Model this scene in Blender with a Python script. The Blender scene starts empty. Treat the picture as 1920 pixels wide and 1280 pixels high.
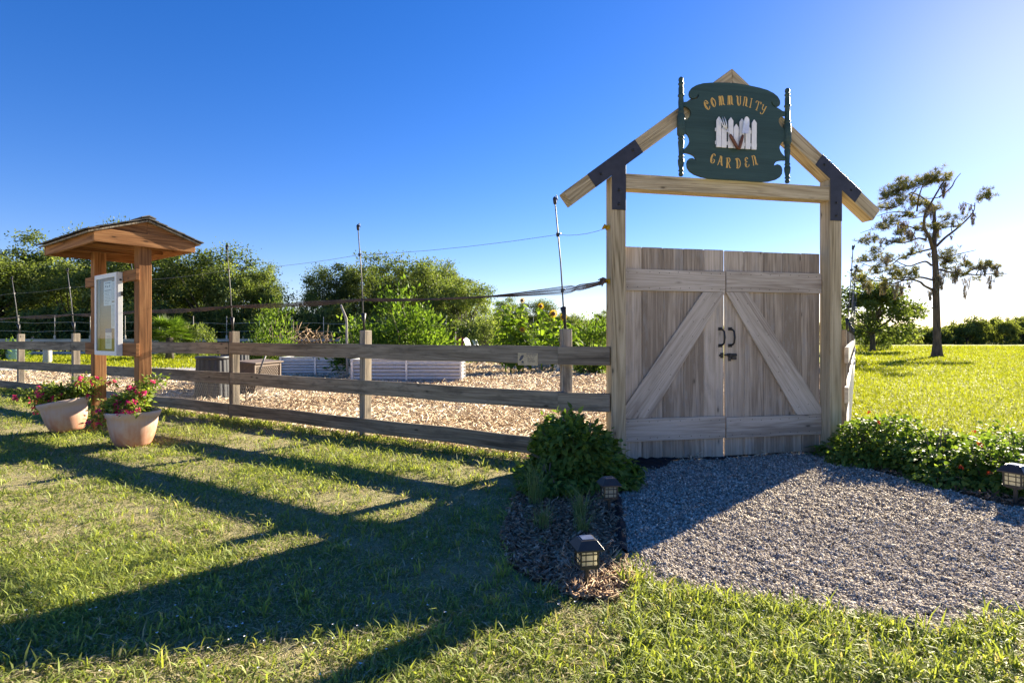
import bpy, bmesh, math, random
import numpy as np
from mathutils import Vector, Matrix
R = math.radians
rng = np.random.default_rng(7)
random.seed(7)
S = bpy.context.scene
COL = S.collection

# ------------------------------------------------------------------ camera, sky, sun, exposure
CH, F, CX, HY = 1.2, 1060.0, 960.0, 633.0        # eye height, focal length / centre / horizon measured on the 1920 px photo
cd = bpy.data.cameras.new('camera'); cam = bpy.data.objects.new('camera', cd); COL.objects.link(cam)
cam.location = (0, 0, CH); cam.rotation_euler = (R(90), 0, 0)
cd.sensor_width = 36; cd.sensor_fit = 'HORIZONTAL'; cd.lens = 36*F/1920; cd.shift_y = -7/1920
cd.clip_start = .05; cd.clip_end = 3000
S.camera = cam
SUN_EL, SUN_AZ = R(22.5), R(45.0)                # azimuth measured to the right of the view direction
w = bpy.data.worlds.new('World'); S.world = w; w.use_nodes = True
nt = w.node_tree; bg = nt.nodes['Background']
sky = nt.nodes.new('ShaderNodeTexSky'); sky.sky_type = 'NISHITA'; sky.sun_disc = False
sky.sun_elevation = SUN_EL; sky.sun_rotation = SUN_AZ; sky.altitude = 0
sky.air_density = 1.0; sky.dust_density = .12; sky.ozone_density = 4.8
hs = nt.nodes.new('ShaderNodeHueSaturation'); hs.inputs['Saturation'].default_value = 1.26; hs.inputs['Hue'].default_value = .512
nt.links.new(sky.outputs[0], hs.inputs['Color']); tnt = nt.nodes.new('ShaderNodeMix'); tnt.data_type = 'RGBA'; tnt.blend_type = 'MULTIPLY'; tnt.inputs[0].default_value = 1; tnt.inputs[7].default_value = (1.12, .90, .95, 1)
nt.links.new(hs.outputs[0], tnt.inputs[6]); nt.links.new(tnt.outputs[2], bg.inputs[0]); bg.inputs[1].default_value = .05
sl = bpy.data.lights.new('sun', 'SUN'); so = bpy.data.objects.new('sun', sl); COL.objects.link(so)
sl.energy = 4.7; sl.angle = R(.5); sl.color = (1, .88, .68)
sd = Vector((math.sin(SUN_AZ)*math.cos(SUN_EL), math.cos(SUN_AZ)*math.cos(SUN_EL), math.sin(SUN_EL)))
so.rotation_euler = sd.to_track_quat('Z', 'Y').to_euler()
so.location = (30, 30, 20)
vs = S.view_settings; vs.view_transform = 'Standard'; vs.look = 'None'; vs.gamma = 1; vs.exposure = 2.1
vs.use_curve_mapping = False

# ------------------------------------------------------------------ small helpers
def V(*a): return Vector(a)
def gp(x, y):                                     # photo pixel on the ground
    Y = F*CH/(y-HY); return ((x-CX)/F*Y, Y)
def at(x, y, Y):                                  # photo pixel at a distance
    return V((x-CX)/F*Y, Y, CH+(HY-y)*Y/F)

def tag(o, label=None, cat=None, group=None, kind=None):
    if label: o['label'] = label
    if cat: o['category'] = cat
    if group: o['group'] = group
    if kind: o['kind'] = kind
    return o
def thing(name, label, cat, loc=(0, 0, 0), group=None):
    o = bpy.data.objects.new(name, None); COL.objects.link(o); o.location = loc
    o.empty_display_size = .1
    return tag(o, label, cat, group)
def wloc(o):
    p = V(0, 0, 0)
    while o is not None: p = p+o.location; o = o.parent
    return p
def link(name, me, mat, parent=None):
    o = bpy.data.objects.new(name, me); COL.objects.link(o)
    if parent is not None:
        o.parent = parent
        me.transform(Matrix.Translation(-wloc(parent)))
    if mat is not None: me.materials.append(mat)
    return o
def dup(root, loc, rz=None, scale=None, label=None, name=None):
    r = root.copy(); COL.objects.link(r); r.location = loc
    if rz is not None: r.rotation_euler = (0, 0, rz)
    if scale is not None: r.scale = scale
    if label: r['label'] = label
    for ch in list(root.children):
        c = ch.copy(); COL.objects.link(c); c.parent = r
        for g in list(ch.children):
            d = g.copy(); COL.objects.link(d); d.parent = c
    return r

class MB:
    """collects boxes, prisms, tubes and lathes, then links them as one mesh"""
    def __init__(self): self.v = []; self.f = []; self.uv = []; self.t = []; self.sm = []
    def face(self, idx, uvs, tone, sm=False): self.f.append(idx); self.uv.append(uvs); self.t.append(tone); self.sm.append(sm)
    def box(self, c, ax, ay, az, d, tone=None, grain=None):
        tone = random.random() if tone is None else tone
        A = [Vector(ax).normalized(), Vector(ay).normalized(), Vector(az).normalized()]; c = Vector(c)
        g = max(range(3), key=lambda i: d[i]) if grain is None else grain
        b = len(self.v); off = (random.random()*20, random.random()*20)
        co = []
        for i in (-1, 1):
            for j in (-1, 1):
                for k in (-1, 1):
                    l = (i*d[0]/2, j*d[1]/2, k*d[2]/2); co.append(l)
                    self.v.append(c+A[0]*l[0]+A[1]*l[1]+A[2]*l[2])
        for ids, n in (((0, 1, 3, 2), 0), ((4, 6, 7, 5), 0), ((0, 4, 5, 1), 1), ((2, 3, 7, 6), 1), ((0, 2, 6, 4), 2), ((1, 5, 7, 3), 2)):
            o1 = [q for q in range(3) if q != n]
            if n == g: ua, va = o1; fo = 3.3
            else:
                ua = g; va = [q for q in o1 if q != g][0]; fo = .37*n
            self.face([b+q for q in ids], [(co[q][ua]+off[0], co[q][va]+off[1]+fo+(.11 if ids[0] else 0)) for q in ids], tone)
    def beam(self, p0, p1, up, wd, ht, tone=None):
        p0, p1 = Vector(p0), Vector(p1); d = p1-p0; L = d.length; d = d/L
        up = Vector(up); side = d.cross(up).normalized(); u2 = side.cross(d)
        self.box((p0+p1)/2, d, side, u2, (L, wd, ht), tone, 0)
    def prism(self, pts, M, thick, tone=None, g=(1, 0)):
        """outline pts (a,b) laid by M(a,b,d), from d=0 to d=thick"""
        tone = random.random() if tone is None else tone
        n = len(pts); b = len(self.v); off = (random.random()*20, random.random()*20)
        gx = Vector((g[0], g[1])).normalized(); gy = Vector((-gx.y, gx.x))
        uv = [(Vector(p).dot(gx)+off[0], Vector(p).dot(gy)+off[1]) for p in pts]
        for p in pts: self.v.append(Vector(M(p[0], p[1], 0)))
        for p in pts: self.v.append(Vector(M(p[0], p[1], thick)))
        self.face(list(range(b, b+n)), uv, tone); self.face(list(range(b+2*n-1, b+n-1, -1)), uv[::-1], tone)
        for i in range(n):
            j = (i+1) % n
            self.face([b+j, b+i, b+n+i, b+n+j], [uv[j], uv[i], (uv[i][0], uv[i][1]+thick), (uv[j][0], uv[j][1]+thick)], tone)
    def tube(self, pts, rad, n=6, tone=None, cap=True):
        tone = random.random() if tone is None else tone
        pts = [Vector(p) for p in pts]
        if not hasattr(rad, '__len__'): rad = [rad]*len(pts)
        b = len(self.v); prev = None; L = 0
        off = random.random()*9
        for i, p in enumerate(pts):
            d = (pts[min(i+1, len(pts)-1)]-pts[max(i-1, 0)]).normalized()
            if prev is None:
                prev = d.orthogonal().normalized()
            prev = (prev-d*prev.dot(d)).normalized(); q = d.cross(prev)
            for k in range(n):
                a = 2*math.pi*k/n; self.v.append(p+(prev*math.cos(a)+q*math.sin(a))*rad[i])
        for i in range(len(pts)-1):
            l2 = L+(pts[i+1]-pts[i]).length
            for k in range(n):
                k2 = (k+1) % n; r0 = rad[i]*6.28/n
                self.face([b+i*n+k, b+i*n+k2, b+(i+1)*n+k2, b+(i+1)*n+k],
                          [(L+off, k*r0), (L+off, (k+1)*r0), (l2+off, (k+1)*r0), (l2+off, k*r0)], tone, True)
            L = l2
        if cap:
            self.face([b+k for k in range(n)][::-1], [(0, 0)]*n, tone)
            m = b+(len(pts)-1)*n; self.face([m+k for k in range(n)], [(0, 0)]*n, tone)
    def lathe(self, prof, c, n=24, M=None, tone=.5, closed=False):
        """profile (r,z) turned about the vertical through c"""
        b = len(self.v); c = Vector(c); M = M or Matrix.Identity(3)
        for r, z in prof:
            for k in range(n):
                a = 2*math.pi*k/n; self.v.append(c+M @ V(r*math.cos(a), r*math.sin(a), z))
        L = 0
        for i in range(len(prof)-1):
            l2 = L+math.hypot(prof[i+1][0]-prof[i][0], prof[i+1][1]-prof[i][1])
            for k in range(n):
                k2 = (k+1) % n
                self.face([b+i*n+k, b+i*n+k2, b+(i+1)*n+k2, b+(i+1)*n+k], [(k/n, L), ((k+1)/n, L), ((k+1)/n, l2), (k/n, l2)], tone, True)
            L = l2
        if closed:
            self.face([b+k for k in range(n)][::-1], [(0, 0)]*n, tone)
            m = b+(len(prof)-1)*n; self.face([m+k for k in range(n)], [(0, 0)]*n, tone)
    def build(self, name, mat, parent=None, bevel=0, seg=1):
        me = bpy.data.meshes.new(name)
        me.from_pydata([tuple(p) for p in self.v], [], self.f)
        uvl = me.uv_layers.new(name='UVMap')
        uvl.data.foreach_set('uv', np.array([c for f in self.uv for q in f for c in q], dtype=np.float32))
        at_ = me.attributes.new('tone', 'FLOAT', 'FACE'); at_.data.foreach_set('value', np.array(self.t, dtype=np.float32))
        me.polygons.foreach_set('use_smooth', np.array(self.sm, dtype=bool))
        bm = bmesh.new(); bm.from_mesh(me); bmesh.ops.recalc_face_normals(bm, faces=bm.faces); bm.to_mesh(me); bm.free()
        me.update()
        o = link(name, me, mat, parent)
        if bevel:
            m = o.modifiers.new('bevel', 'BEVEL'); m.width = bevel; m.segments = seg; m.limit_method = 'ANGLE'; m.angle_limit = R(40)
        return o

def bulk(name, P, faces, tone, mat, parent=None, smooth=False):
    """P (n,k,3) vertices, one face template for each of the n pieces"""
    P = np.asarray(P, dtype=np.float32); n, k = P.shape[:2]
    me = bpy.data.meshes.new(name)
    me.vertices.add(n*k); me.vertices.foreach_set('co', P.reshape(-1))
    tpl = np.concatenate([np.array(f) for f in faces]); ls = np.cumsum([0]+[len(f) for f in faces])[:-1]; tl = len(tpl)
    idx = (np.arange(n)[:, None]*k+tpl[None]).reshape(-1).astype(np.int32)
    st = (np.arange(n)[:, None]*tl+ls[None]).reshape(-1).astype(np.int32)
    me.loops.add(len(idx)); me.loops.foreach_set('vertex_index', idx)
    me.polygons.add(len(st)); me.polygons.foreach_set('loop_start', st)
    if smooth: me.polygons.foreach_set('use_smooth', np.ones(len(st), dtype=bool))
    a = me.attributes.new('tone', 'FLOAT', 'FACE'); a.data.foreach_set('value', np.repeat(np.asarray(tone, dtype=np.float32), len(faces)))
    me.update(calc_edges=True)
    return link(name, me, mat, parent)
def unit(a): return a/np.maximum(np.linalg.norm(a, axis=-1, keepdims=True), 1e-9)
def leaves(P, D, N, L, W, fold=.25, fine=False):
    """leaf geometry: base P, direction D, normal N, length L, width W"""
    D = unit(D); Sd = unit(np.cross(D, N)); N = np.cross(Sd, D)
    L = np.asarray(L)[:, None]; W = np.asarray(W)[:, None]
    if not fine:
        a = P; m = P+D*L*.42; t = P+D*L
        l = m+Sd*W*.5+N*W*fold; r = m-Sd*W*.5+N*W*fold
        return np.stack([a, l, t, r], 1), [(0, 1, 2), (0, 2, 3)]
    a = P; m1 = P+D*L*.3; m2 = P+D*L*.68-N*L*.06; t = P+D*L-N*L*.2
    l1 = m1+Sd*W*.48+N*W*fold; r1 = m1-Sd*W*.48+N*W*fold
    l2 = m2+Sd*W*.36+N*W*fold*.8; r2 = m2-Sd*W*.36+N*W*fold*.8
    return np.stack([a, l1, l2, t, r2, r1, m1, m2], 1), [(0, 1, 6), (1, 2, 7, 6), (2, 3, 7), (0, 6, 5), (6, 7, 4, 5), (7, 3, 4)]
def rdir(n): return unit(rng.normal(size=(n, 3)))

# ------------------------------------------------------------------ materials
def mat(name):
    m = bpy.data.materials.new(name); m.use_nodes = True
    n = m.node_tree; b = n.nodes['Principled BSDF']; return m, n, b
def nd(n, t, **k):
    x = n.nodes.new(t)
    for a, b in k.items():
        if a.startswith('i_'):
            x.inputs[int(a[2:]) if a[2:].isdigit() else a[2:]].default_value = b
        else: setattr(x, a, b)
    return x
def ramp(n, stops):
    r = n.nodes.new('ShaderNodeValToRGB'); e = r.color_ramp.elements
    while len(e) < len(stops): e.new(.5)
    for q, (p, c) in zip(e, stops): q.position = p; q.color = (*c, 1) if len(c) == 3 else c
    return r
def mix(n, f, a, b, typ='MIX'):
    x = n.nodes.new('ShaderNodeMix'); x.data_type = 'RGBA'; x.blend_type = typ
    for s, v in ((0, f), (6, a), (7, b)):
        if hasattr(v, 'is_linked') or isinstance(v, bpy.types.NodeSocket): n.links.new(v, x.inputs[s])
        elif isinstance(v, (int, float)): x.inputs[s].default_value = v
        else: x.inputs[s].default_value = (*v, 1)
    return x.outputs[2]
def math_(n, op, a, b=0.0, clamp=False):
    x = n.nodes.new('ShaderNodeMath'); x.operation = op; x.use_clamp = clamp
    for s, v in ((0, a), (1, b)):
        if isinstance(v, bpy.types.NodeSocket): n.links.new(v, x.inputs[s])
        else: x.inputs[s].default_value = v
    return x.outputs[0]
def plain(name, col, rough=.6, metal=0, spec=.4, var=.25, scale=30, bump=.0):
    m, n, b = mat(name); tc = nd(n, 'ShaderNodeTexCoord')
    ns = nd(n, 'ShaderNodeTexNoise', i_Scale=scale, i_Detail=5); n.links.new(tc.outputs['Object'], ns.inputs['Vector'])
    r = ramp(n, [(.3, tuple(c*(1-var) for c in col)), (.7, tuple(min(1, c*(1+var)) for c in col))])
    n.links.new(ns.outputs[0], r.inputs[0]); n.links.new(r.outputs[0], b.inputs['Base Color'])
    b.inputs['Roughness'].default_value = rough; b.inputs['Metallic'].default_value = metal; b.inputs['Specular IOR Level'].default_value = spec
    if bump:
        bp = nd(n, 'ShaderNodeBump', i_Strength=bump, i_Distance=.01); n.links.new(ns.outputs[0], bp.inputs['Height']); n.links.new(bp.outputs[0], b.inputs['Normal'])
    return m
def wood(name, dark, mid, light, rings=.5, streak=.5, knots=True, stain=None, rough=.8, tonevar=.25, crack=.6, fine=1.0):
    m, n, b = mat(name)
    uv = nd(n, 'ShaderNodeUVMap'); tn = nd(n, 'ShaderNodeAttribute', attribute_name='tone')
    ad = nd(n, 'ShaderNodeVectorMath', operation='MULTIPLY_ADD'); ad.inputs[1].default_value = (1, 1, 1)
    cb = nd(n, 'ShaderNodeCombineXYZ'); n.links.new(math_(n, 'MULTIPLY', tn.outputs['Fac'], 37.0), cb.inputs[2])
    n.links.new(uv.outputs[0], ad.inputs[0]); n.links.new(cb.outputs[0], ad.inputs[2])
    def mp(sx, sy, sz=1):
        q = nd(n, 'ShaderNodeMapping'); q.inputs['Scale'].default_value = (sx, sy, sz); n.links.new(ad.outputs[0], q.inputs[0]); return q.outputs[0]
    fn = nd(n, 'ShaderNodeTexNoise', i_Scale=1.0, i_Detail=7, i_Roughness=.65); n.links.new(mp(1.3, 48*fine), fn.inputs['Vector'])
    wv = nd(n, 'ShaderNodeTexNoise', i_Scale=1.0, i_Detail=1, i_Distortion=.4); n.links.new(mp(.42, 7.5), wv.inputs['Vector'])
    rg = math_(n, 'FRACT', math_(n, 'MULTIPLY', wv.outputs[0], 11.0)); rg = math_(n, 'ABSOLUTE', math_(n, 'SUBTRACT', rg, .5))
    rg = math_(n, 'MULTIPLY', rg, 2.0)
    big = nd(n, 'ShaderNodeTexNoise', i_Scale=1.0, i_Detail=4, i_Roughness=.6); n.links.new(mp(.8, 7), big.inputs['Vector'])
    v = math_(n, 'ADD', math_(n, 'MULTIPLY', fn.outputs[0], 1.0*streak+.35), math_(n, 'MULTIPLY', rg, .3*rings))
    v = math_(n, 'ADD', v, math_(n, 'MULTIPLY', math_(n, 'SUBTRACT', big.outputs[0], .5), .9))
    v = math_(n, 'ADD', v, math_(n, 'MULTIPLY', math_(n, 'SUBTRACT', tn.outputs['Fac'], .5), tonevar))
    lo = .2+.12*streak; r = ramp(n, [(lo, dark), (lo+.25, mid), (lo+.55, light)])
    n.links.new(v, r.inputs[0]); col = r.outputs[0]
    # fine dark checks along the grain
    ck = nd(n, 'ShaderNodeTexNoise', i_Scale=1.0, i_Detail=3, i_Roughness=.7); n.links.new(mp(3, 150), ck.inputs['Vector'])
    cr = ramp(n, [(.30, (1, 1, 1)), (.40, (0, 0, 0))]); n.links.new(ck.outputs[0], cr.inputs[0])
    col = mix(n, math_(n, 'MULTIPLY', cr.outputs[0], crack), col, tuple(c*.3 for c in dark))
    if stain:
        sn = nd(n, 'ShaderNodeTexNoise', i_Scale=1.0, i_Detail=6, i_Roughness=.7); n.links.new(mp(3.2, 9), sn.inputs['Vector'])
        sr = ramp(n, [(.52, (0, 0, 0)), (.68, (1, 1, 1))]); n.links.new(sn.outputs[0], sr.inputs[0])
        col = mix(n, math_(n, 'MULTIPLY', sr.outputs[0], .7), col, stain)
    if knots:
        vo = nd(n, 'ShaderNodeTexVoronoi', i_Scale=1.0, i_Randomness=1); n.links.new(mp(2.7, 7.5), vo.inputs['Vector'])
        kr = ramp(n, [(.05, (1, 1, 1)), (.085, (.3, .3, .3)), (.15, (0, 0, 0))]); n.links.new(vo.outputs['Distance'], kr.inputs[0])
        col = mix(n, math_(n, 'MULTIPLY', kr.outputs[0], .85), col, tuple(c*.35 for c in dark))
    n.links.new(col, b.inputs['Base Color']); b.inputs['Roughness'].default_value = rough; b.inputs['Specular IOR Level'].default_value = .25
    bp = nd(n, 'ShaderNodeBump', i_Strength=.5, i_Distance=.004); n.links.new(v, bp.inputs['Height']); n.links.new(bp.outputs[0], b.inputs['Normal'])
    return m
def leafmat(name, dark, mid, light, trans=.4, rough=.58, tint=(1.15, 1.2, .5), spec=.22):
    m, n, b = mat(name); tn = nd(n, 'ShaderNodeAttribute', attribute_name='tone')
    r = ramp(n, [(0, dark), (.5, mid), (1, light)]); n.links.new(tn.outputs['Fac'], r.inputs[0])
    n.links.new(r.outputs[0], b.inputs['Base Color']); b.inputs['Roughness'].default_value = rough; b.inputs['Specular IOR Level'].default_value = spec
    tr = nd(n, 'ShaderNodeBsdfTranslucent'); n.links.new(mix(n, 1.0, r.outputs[0], tint, 'MULTIPLY'), tr.inputs[0])
    mx = nd(n, 'ShaderNodeMixShader'); mx.inputs[0].default_value = trans
    n.links.new(b.outputs[0], mx.inputs[1]); n.links.new(tr.outputs[0], mx.inputs[2])
    n.links.new(mx.outputs[0], n.nodes['Material Output'].inputs[0]); return m
def tonemat(name, stops, rough=.85, spec=.2, bump=0):
    m, n, b = mat(name); tn = nd(n, 'ShaderNodeAttribute', attribute_name='tone')
    r = ramp(n, stops); n.links.new(tn.outputs['Fac'], r.inputs[0]); col = r.outputs[0]
    tc = nd(n, 'ShaderNodeTexCoord'); ns = nd(n, 'ShaderNodeTexNoise', i_Scale=90.0, i_Detail=3); n.links.new(tc.outputs['Object'], ns.inputs['Vector'])
    col = mix(n, .35, col, ns.outputs[0], 'OVERLAY')
    n.links.new(col, b.inputs['Base Color']); b.inputs['Roughness'].default_value = rough; b.inputs['Specular IOR Level'].default_value = spec
    return m
def bark(name, a, c, scale=8):
    m, n, b = mat(name); tc = nd(n, 'ShaderNodeTexCoord'); mp = nd(n, 'ShaderNodeMapping'); mp.inputs['Scale'].default_value = (scale, scale, scale*.25)
    n.links.new(tc.outputs['Object'], mp.inputs[0]); ns = nd(n, 'ShaderNodeTexNoise', i_Scale=1.0, i_Detail=6, i_Roughness=.7); n.links.new(mp.outputs[0], ns.inputs['Vector'])
    r = ramp(n, [(.35, a), (.65, c)]); n.links.new(ns.outputs[0], r.inputs[0]); n.links.new(r.outputs[0], b.inputs['Base Color']); b.inputs['Roughness'].default_value = .9
    bp = nd(n, 'ShaderNodeBump', i_Strength=.8, i_Distance=.05); n.links.new(ns.outputs[0], bp.inputs['Height']); n.links.new(bp.outputs[0], b.inputs['Normal'])
    return m
def groundmat(name, layers, bump=.6, bscale=120.0, rough=.95):
    """layers: list of (noise scale, threshold low, high, colour); first colour is the base"""
    m, n, b = mat(name); tc = nd(n, 'ShaderNodeTexCoord'); col = None
    for i, (sc, lo, hi, c) in enumerate(layers):
        if col is None: rgb = nd(n, 'ShaderNodeRGB'); rgb.outputs[0].default_value = (*c, 1); col = rgb.outputs[0]; continue
        ns = nd(n, 'ShaderNodeTexNoise', i_Scale=sc, i_Detail=5, i_Roughness=.65); mp = nd(n, 'ShaderNodeMapping'); mp.inputs['Location'].default_value = (3.1*i, 7.7*i, 0)
        n.links.new(tc.outputs['Object'], mp.inputs[0]); n.links.new(mp.outputs[0], ns.inputs['Vector'])
        r = ramp(n, [(lo, (0, 0, 0)), (hi, (1, 1, 1))]); n.links.new(ns.outputs[0], r.inputs[0]); col = mix(n, r.outputs[0], col, c)
    n.links.new(col, b.inputs['Base Color']); b.inputs['Roughness'].default_value = rough; b.inputs['Specular IOR Level'].default_value = .1
    ns = nd(n, 'ShaderNodeTexNoise', i_Scale=bscale, i_Detail=4); n.links.new(tc.outputs['Object'], ns.inputs['Vector'])
    bp = nd(n, 'ShaderNodeBump', i_Strength=bump, i_Distance=.02); n.links.new(ns.outputs[0], bp.inputs['Height']); n.links.new(bp.outputs[0], b.inputs['Normal'])
    return m

M = {}
M['gate_board'] = wood('weathered_gate_boards', (.26, .205, .145), (.475, .39, .29), (.64, .55, .43), rings=.5, streak=.35, tonevar=.34, stain=(.34, .31, .27))
M['gate_rail'] = wood('weathered_gate_rails', (.30, .245, .185), (.49, .42, .33), (.62, .545, .45), rings=.5, streak=.35, tonevar=.2)
M['timber'] = wood('treated_pine_timber', (.17, .13, .065), (.385, .305, .18), (.54, .45, .29), rings=.9, streak=.55, tonevar=.15, crack=.75)
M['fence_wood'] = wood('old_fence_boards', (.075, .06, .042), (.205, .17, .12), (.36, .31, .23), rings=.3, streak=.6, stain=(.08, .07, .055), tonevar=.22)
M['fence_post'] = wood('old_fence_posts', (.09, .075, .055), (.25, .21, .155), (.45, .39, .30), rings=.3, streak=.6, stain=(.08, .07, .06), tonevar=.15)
M['pale_rail'] = wood('pale_rails', (.3, .28, .24), (.5, .47, .42), (.62, .59, .54), rings=.2, streak=.4, tonevar=.15)  # paler tones than the near fence boards
M['kiosk'] = wood('brown_stained_timber', (.12, .048, .016), (.285, .128, .046), (.43, .22, .088), rings=.7, streak=.4, tonevar=.2, crack=.5)
M['shingle'] = wood('grey_roof_shakes', (.03, .028, .025), (.10, .095, .085), (.2, .19, .17), rings=.2, streak=.7, tonevar=.5, knots=False)
M['black_metal'] = plain('black_painted_steel', (.022, .022, .03), rough=.5, spec=.5, var=.35, scale=14)
M['iron'] = plain('black_iron', (.012, .012, .013), rough=.45, spec=.5)
M['sign_green'] = wood('green_painted_board', (.028, .055, .047), (.038, .074, .064), (.05, .092, .08), rings=.2, streak=.3, knots=False, rough=.5, tonevar=.1, crack=.25)
M['gold'] = plain('gold_paint', (.62, .38, .09), rough=.45, var=.15, scale=60)
M['white_paint'] = plain('white_paint', (.78, .77, .74), rough=.5, var=.06)
M['steel'] = plain('bright_steel', (.72, .72, .72), rough=.4, metal=.35, var=.12)
M['tool_wood'] = plain('tool_handle_brown', (.13, .05, .022), rough=.5, var=.4, scale=60)
M['case'] = plain('silver_grey_aluminium', (.72, .73, .72), rough=.45, metal=0, var=.04)
M['cork'] = plain('cork_backing', (.30, .19, .09), rough=.9, var=.25, scale=80)
M['paper'] = plain('white_paper', (.76, .77, .77), rough=.8, var=.03)
M['ink'] = plain('dark_print', (.09, .09, .10), rough=.8)
M['blue_ink'] = plain('blue_print', (.05, .12, .28), rough=.8)
M['rod'] = plain('grey_fibreglass_rod', (.12, .12, .12), rough=.5, spec=.3, var=.3)
M['black_plastic'] = plain('black_plastic', (.018, .018, .019), rough=.45)
M['wire'] = plain('fence_wire', (.22, .22, .21), rough=.4, metal=.5)
M['net'] = plain('brown_bird_netting', (.085, .06, .045), rough=.7, var=.5, scale=4)
M['mesh_wire'] = plain('chicken_wire', (.30, .30, .28), rough=.5, metal=.4)
M['pot'] = None
M['soil'] = plain('potting_soil', (.035, .025, .018), rough=.95, var=.5, scale=60, bump=.5)
M['galv'] = plain('galvanised_steel', (.72, .71, .68), rough=.35, metal=.25, var=.1, scale=12)
M['bin'] = plain('dark_grey_plastic_bin', (.028, .031, .037), rough=.5, var=.2)
M['wicker'] = plain('brown_wicker_plastic', (.13, .095, .07), rough=.65, var=.2)
M['lamp_glass'] = leafmat('cream_lamp_panel', (.82, .78, .62), (.85, .81, .66), (.88, .84, .7), trans=.68, tint=(1, 1, 1))
M['lamp_metal'] = plain('dark_bronze_lamp_metal', (.028, .026, .022), rough=.42, spec=.6, var=.3)
M['panel'] = plain('solar_panel_face', (.10, .11, .14), rough=.12, spec=.9, var=.15)
M['fabric'] = plain('black_ground_fabric', (.010, .010, .011), rough=.85, var=.4, scale=60)
M['bark_oak'] = bark('oak_bark', (.035, .028, .022), (.13, .11, .09), 5)
M['bark_pine'] = bark('pine_bark', (.045, .03, .022), (.17, .115, .08), 6)
M['twig'] = bark('grey_twigs', (.10, .075, .05), (.26, .20, .14), 20)
M['oak'] = leafmat('oak_leaves', (.045, .066, .017), (.13, .17, .05), (.29, .33, .115), trans=.48)
M['oak2'] = leafmat('light_tree_leaves', (.06, .09, .023), (.165, .21, .065), (.33, .37, .14), trans=.5)
M['farleaf'] = leafmat('far_tree_leaves', (.08, .10, .03), (.17, .20, .055), (.30, .32, .10), trans=.48)
M['farleaf2'] = leafmat('far_light_tree_leaves', (.11, .135, .04), (.22, .25, .07), (.36, .37, .12), trans=.48)
M['bush'] = leafmat('dark_bush_leaves', (.07, .115, .02), (.165, .245, .045), (.29, .37, .08), trans=.46, spec=.25, rough=.55)
M['garden'] = leafmat('bright_garden_leaves', (.05, .085, .012), (.12, .20, .03), (.24, .33, .06), trans=.5)
M['sunleaf'] = leafmat('sunflower_leaves', (.07, .12, .015), (.16, .25, .03), (.30, .40, .06), trans=.55)
M['needle'] = leafmat('pine_needles', (.075, .09, .03), (.165, .18, .062), (.30, .30, .115), trans=.42, tint=(1.2, 1.05, .6))
M['moss'] = leafmat('grey_hanging_moss', (.09, .075, .055), (.19, .16, .12), (.30, .26, .2), trans=.3, tint=(1, .9, .7))
M['potleaf'] = leafmat('bougainvillea_leaves', (.09, .14, .025), (.20, .27, .05), (.36, .42, .10), trans=.5)
M['bract'] = leafmat('magenta_bracts', (.58, .03, .20), (.82, .08, .30), (.86, .20, .26), trans=.5, tint=(1.2, .8, 1))
M['redflower'] = leafmat('red_petals', (.4, .02, .01), (.55, .05, .02), (.6, .15, .05), trans=.3, tint=(1, 1, 1))
M['petal'] = leafmat('yellow_petals', (.5, .3, .01), (.6, .4, .02), (.65, .45, .05), trans=.4, tint=(1, 1, .6))
M['grass'] = None

# grass blades: straw, olive and fresh green by tone
def grassmat(name, stops, trans=.45):
    m, n, b = mat(name); tn = nd(n, 'ShaderNodeAttribute', attribute_name='tone')
    r = ramp(n, stops); n.links.new(tn.outputs['Fac'], r.inputs[0]); n.links.new(r.outputs[0], b.inputs['Base Color'])
    b.inputs['Roughness'].default_value = .55; b.inputs['Specular IOR Level'].default_value = .22
    tr = nd(n, 'ShaderNodeBsdfTranslucent'); n.links.new(mix(n, 1.0, r.outputs[0], (1.25, 1.2, .55), 'MULTIPLY'), tr.inputs[0])
    mx = nd(n, 'ShaderNodeMixShader'); mx.inputs[0].default_value = trans
    n.links.new(b.outputs[0], mx.inputs[1]); n.links.new(tr.outputs[0], mx.inputs[2]); n.links.new(mx.outputs[0], n.nodes['Material Output'].inputs[0]); return m
M['grass'] = grassmat('lawn_grass', [(0, (.64, .55, .36)), (.22, (.50, .44, .25)), (.3, (.15, .185, .05)), (.65, (.25, .31, .075)), (1, (.38, .44, .10))])
M['field'] = grassmat('field_grass', [(0, (.30, .28, .05)), (.25, (.22, .255, .02)), (1, (.31, .345, .022))], .5)
M['tuft'] = grassmat('ornamental_grass', [(0, (.20, .22, .11)), (.5, (.14, .20, .07)), (1, (.22, .30, .11))], .35)
M['lawn'] = groundmat('lawn_ground', [(0, 0, 0, (.21, .21, .09)), (.8, .42, .62, (.29, .27, .13)), (9, .48, .66, (.38, .31, .17)), (40, .54, .66, (.12, .125, .04)), (160, .5, .62, (.50, .41, .25))], bump=.9, bscale=160)
M['meadow'] = groundmat('field_ground', [(0, 0, 0, (.215, .24, .016)), (.12, .4, .62, (.27, .285, .02)), (1.5, .5, .7, (.15, .19, .015)), (14, .52, .66, (.28, .28, .03))], bump=1, bscale=40)
M['gravelbed'] = groundmat('gravel_ground', [(0, 0, 0, (.34, .31, .275)), (60, .45, .6, (.17, .155, .14)), (140, .52, .62, (.55, .51, .45))], bump=1, bscale=140)
M['chipbed'] = groundmat('wood_chip_ground', [(0, 0, 0, (.38, .27, .16)), (3, .45, .65, (.46, .34, .21)), (45, .5, .62, (.58, .45, .29)), (80, .58, .68, (.16, .10, .06))], bump=1, bscale=70)
M['barkbed'] = groundmat('bark_mulch_ground', [(0, 0, 0, (.14, .088, .052)), (50, .5, .65, (.24, .16, .10))], bump=1, bscale=90)
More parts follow.
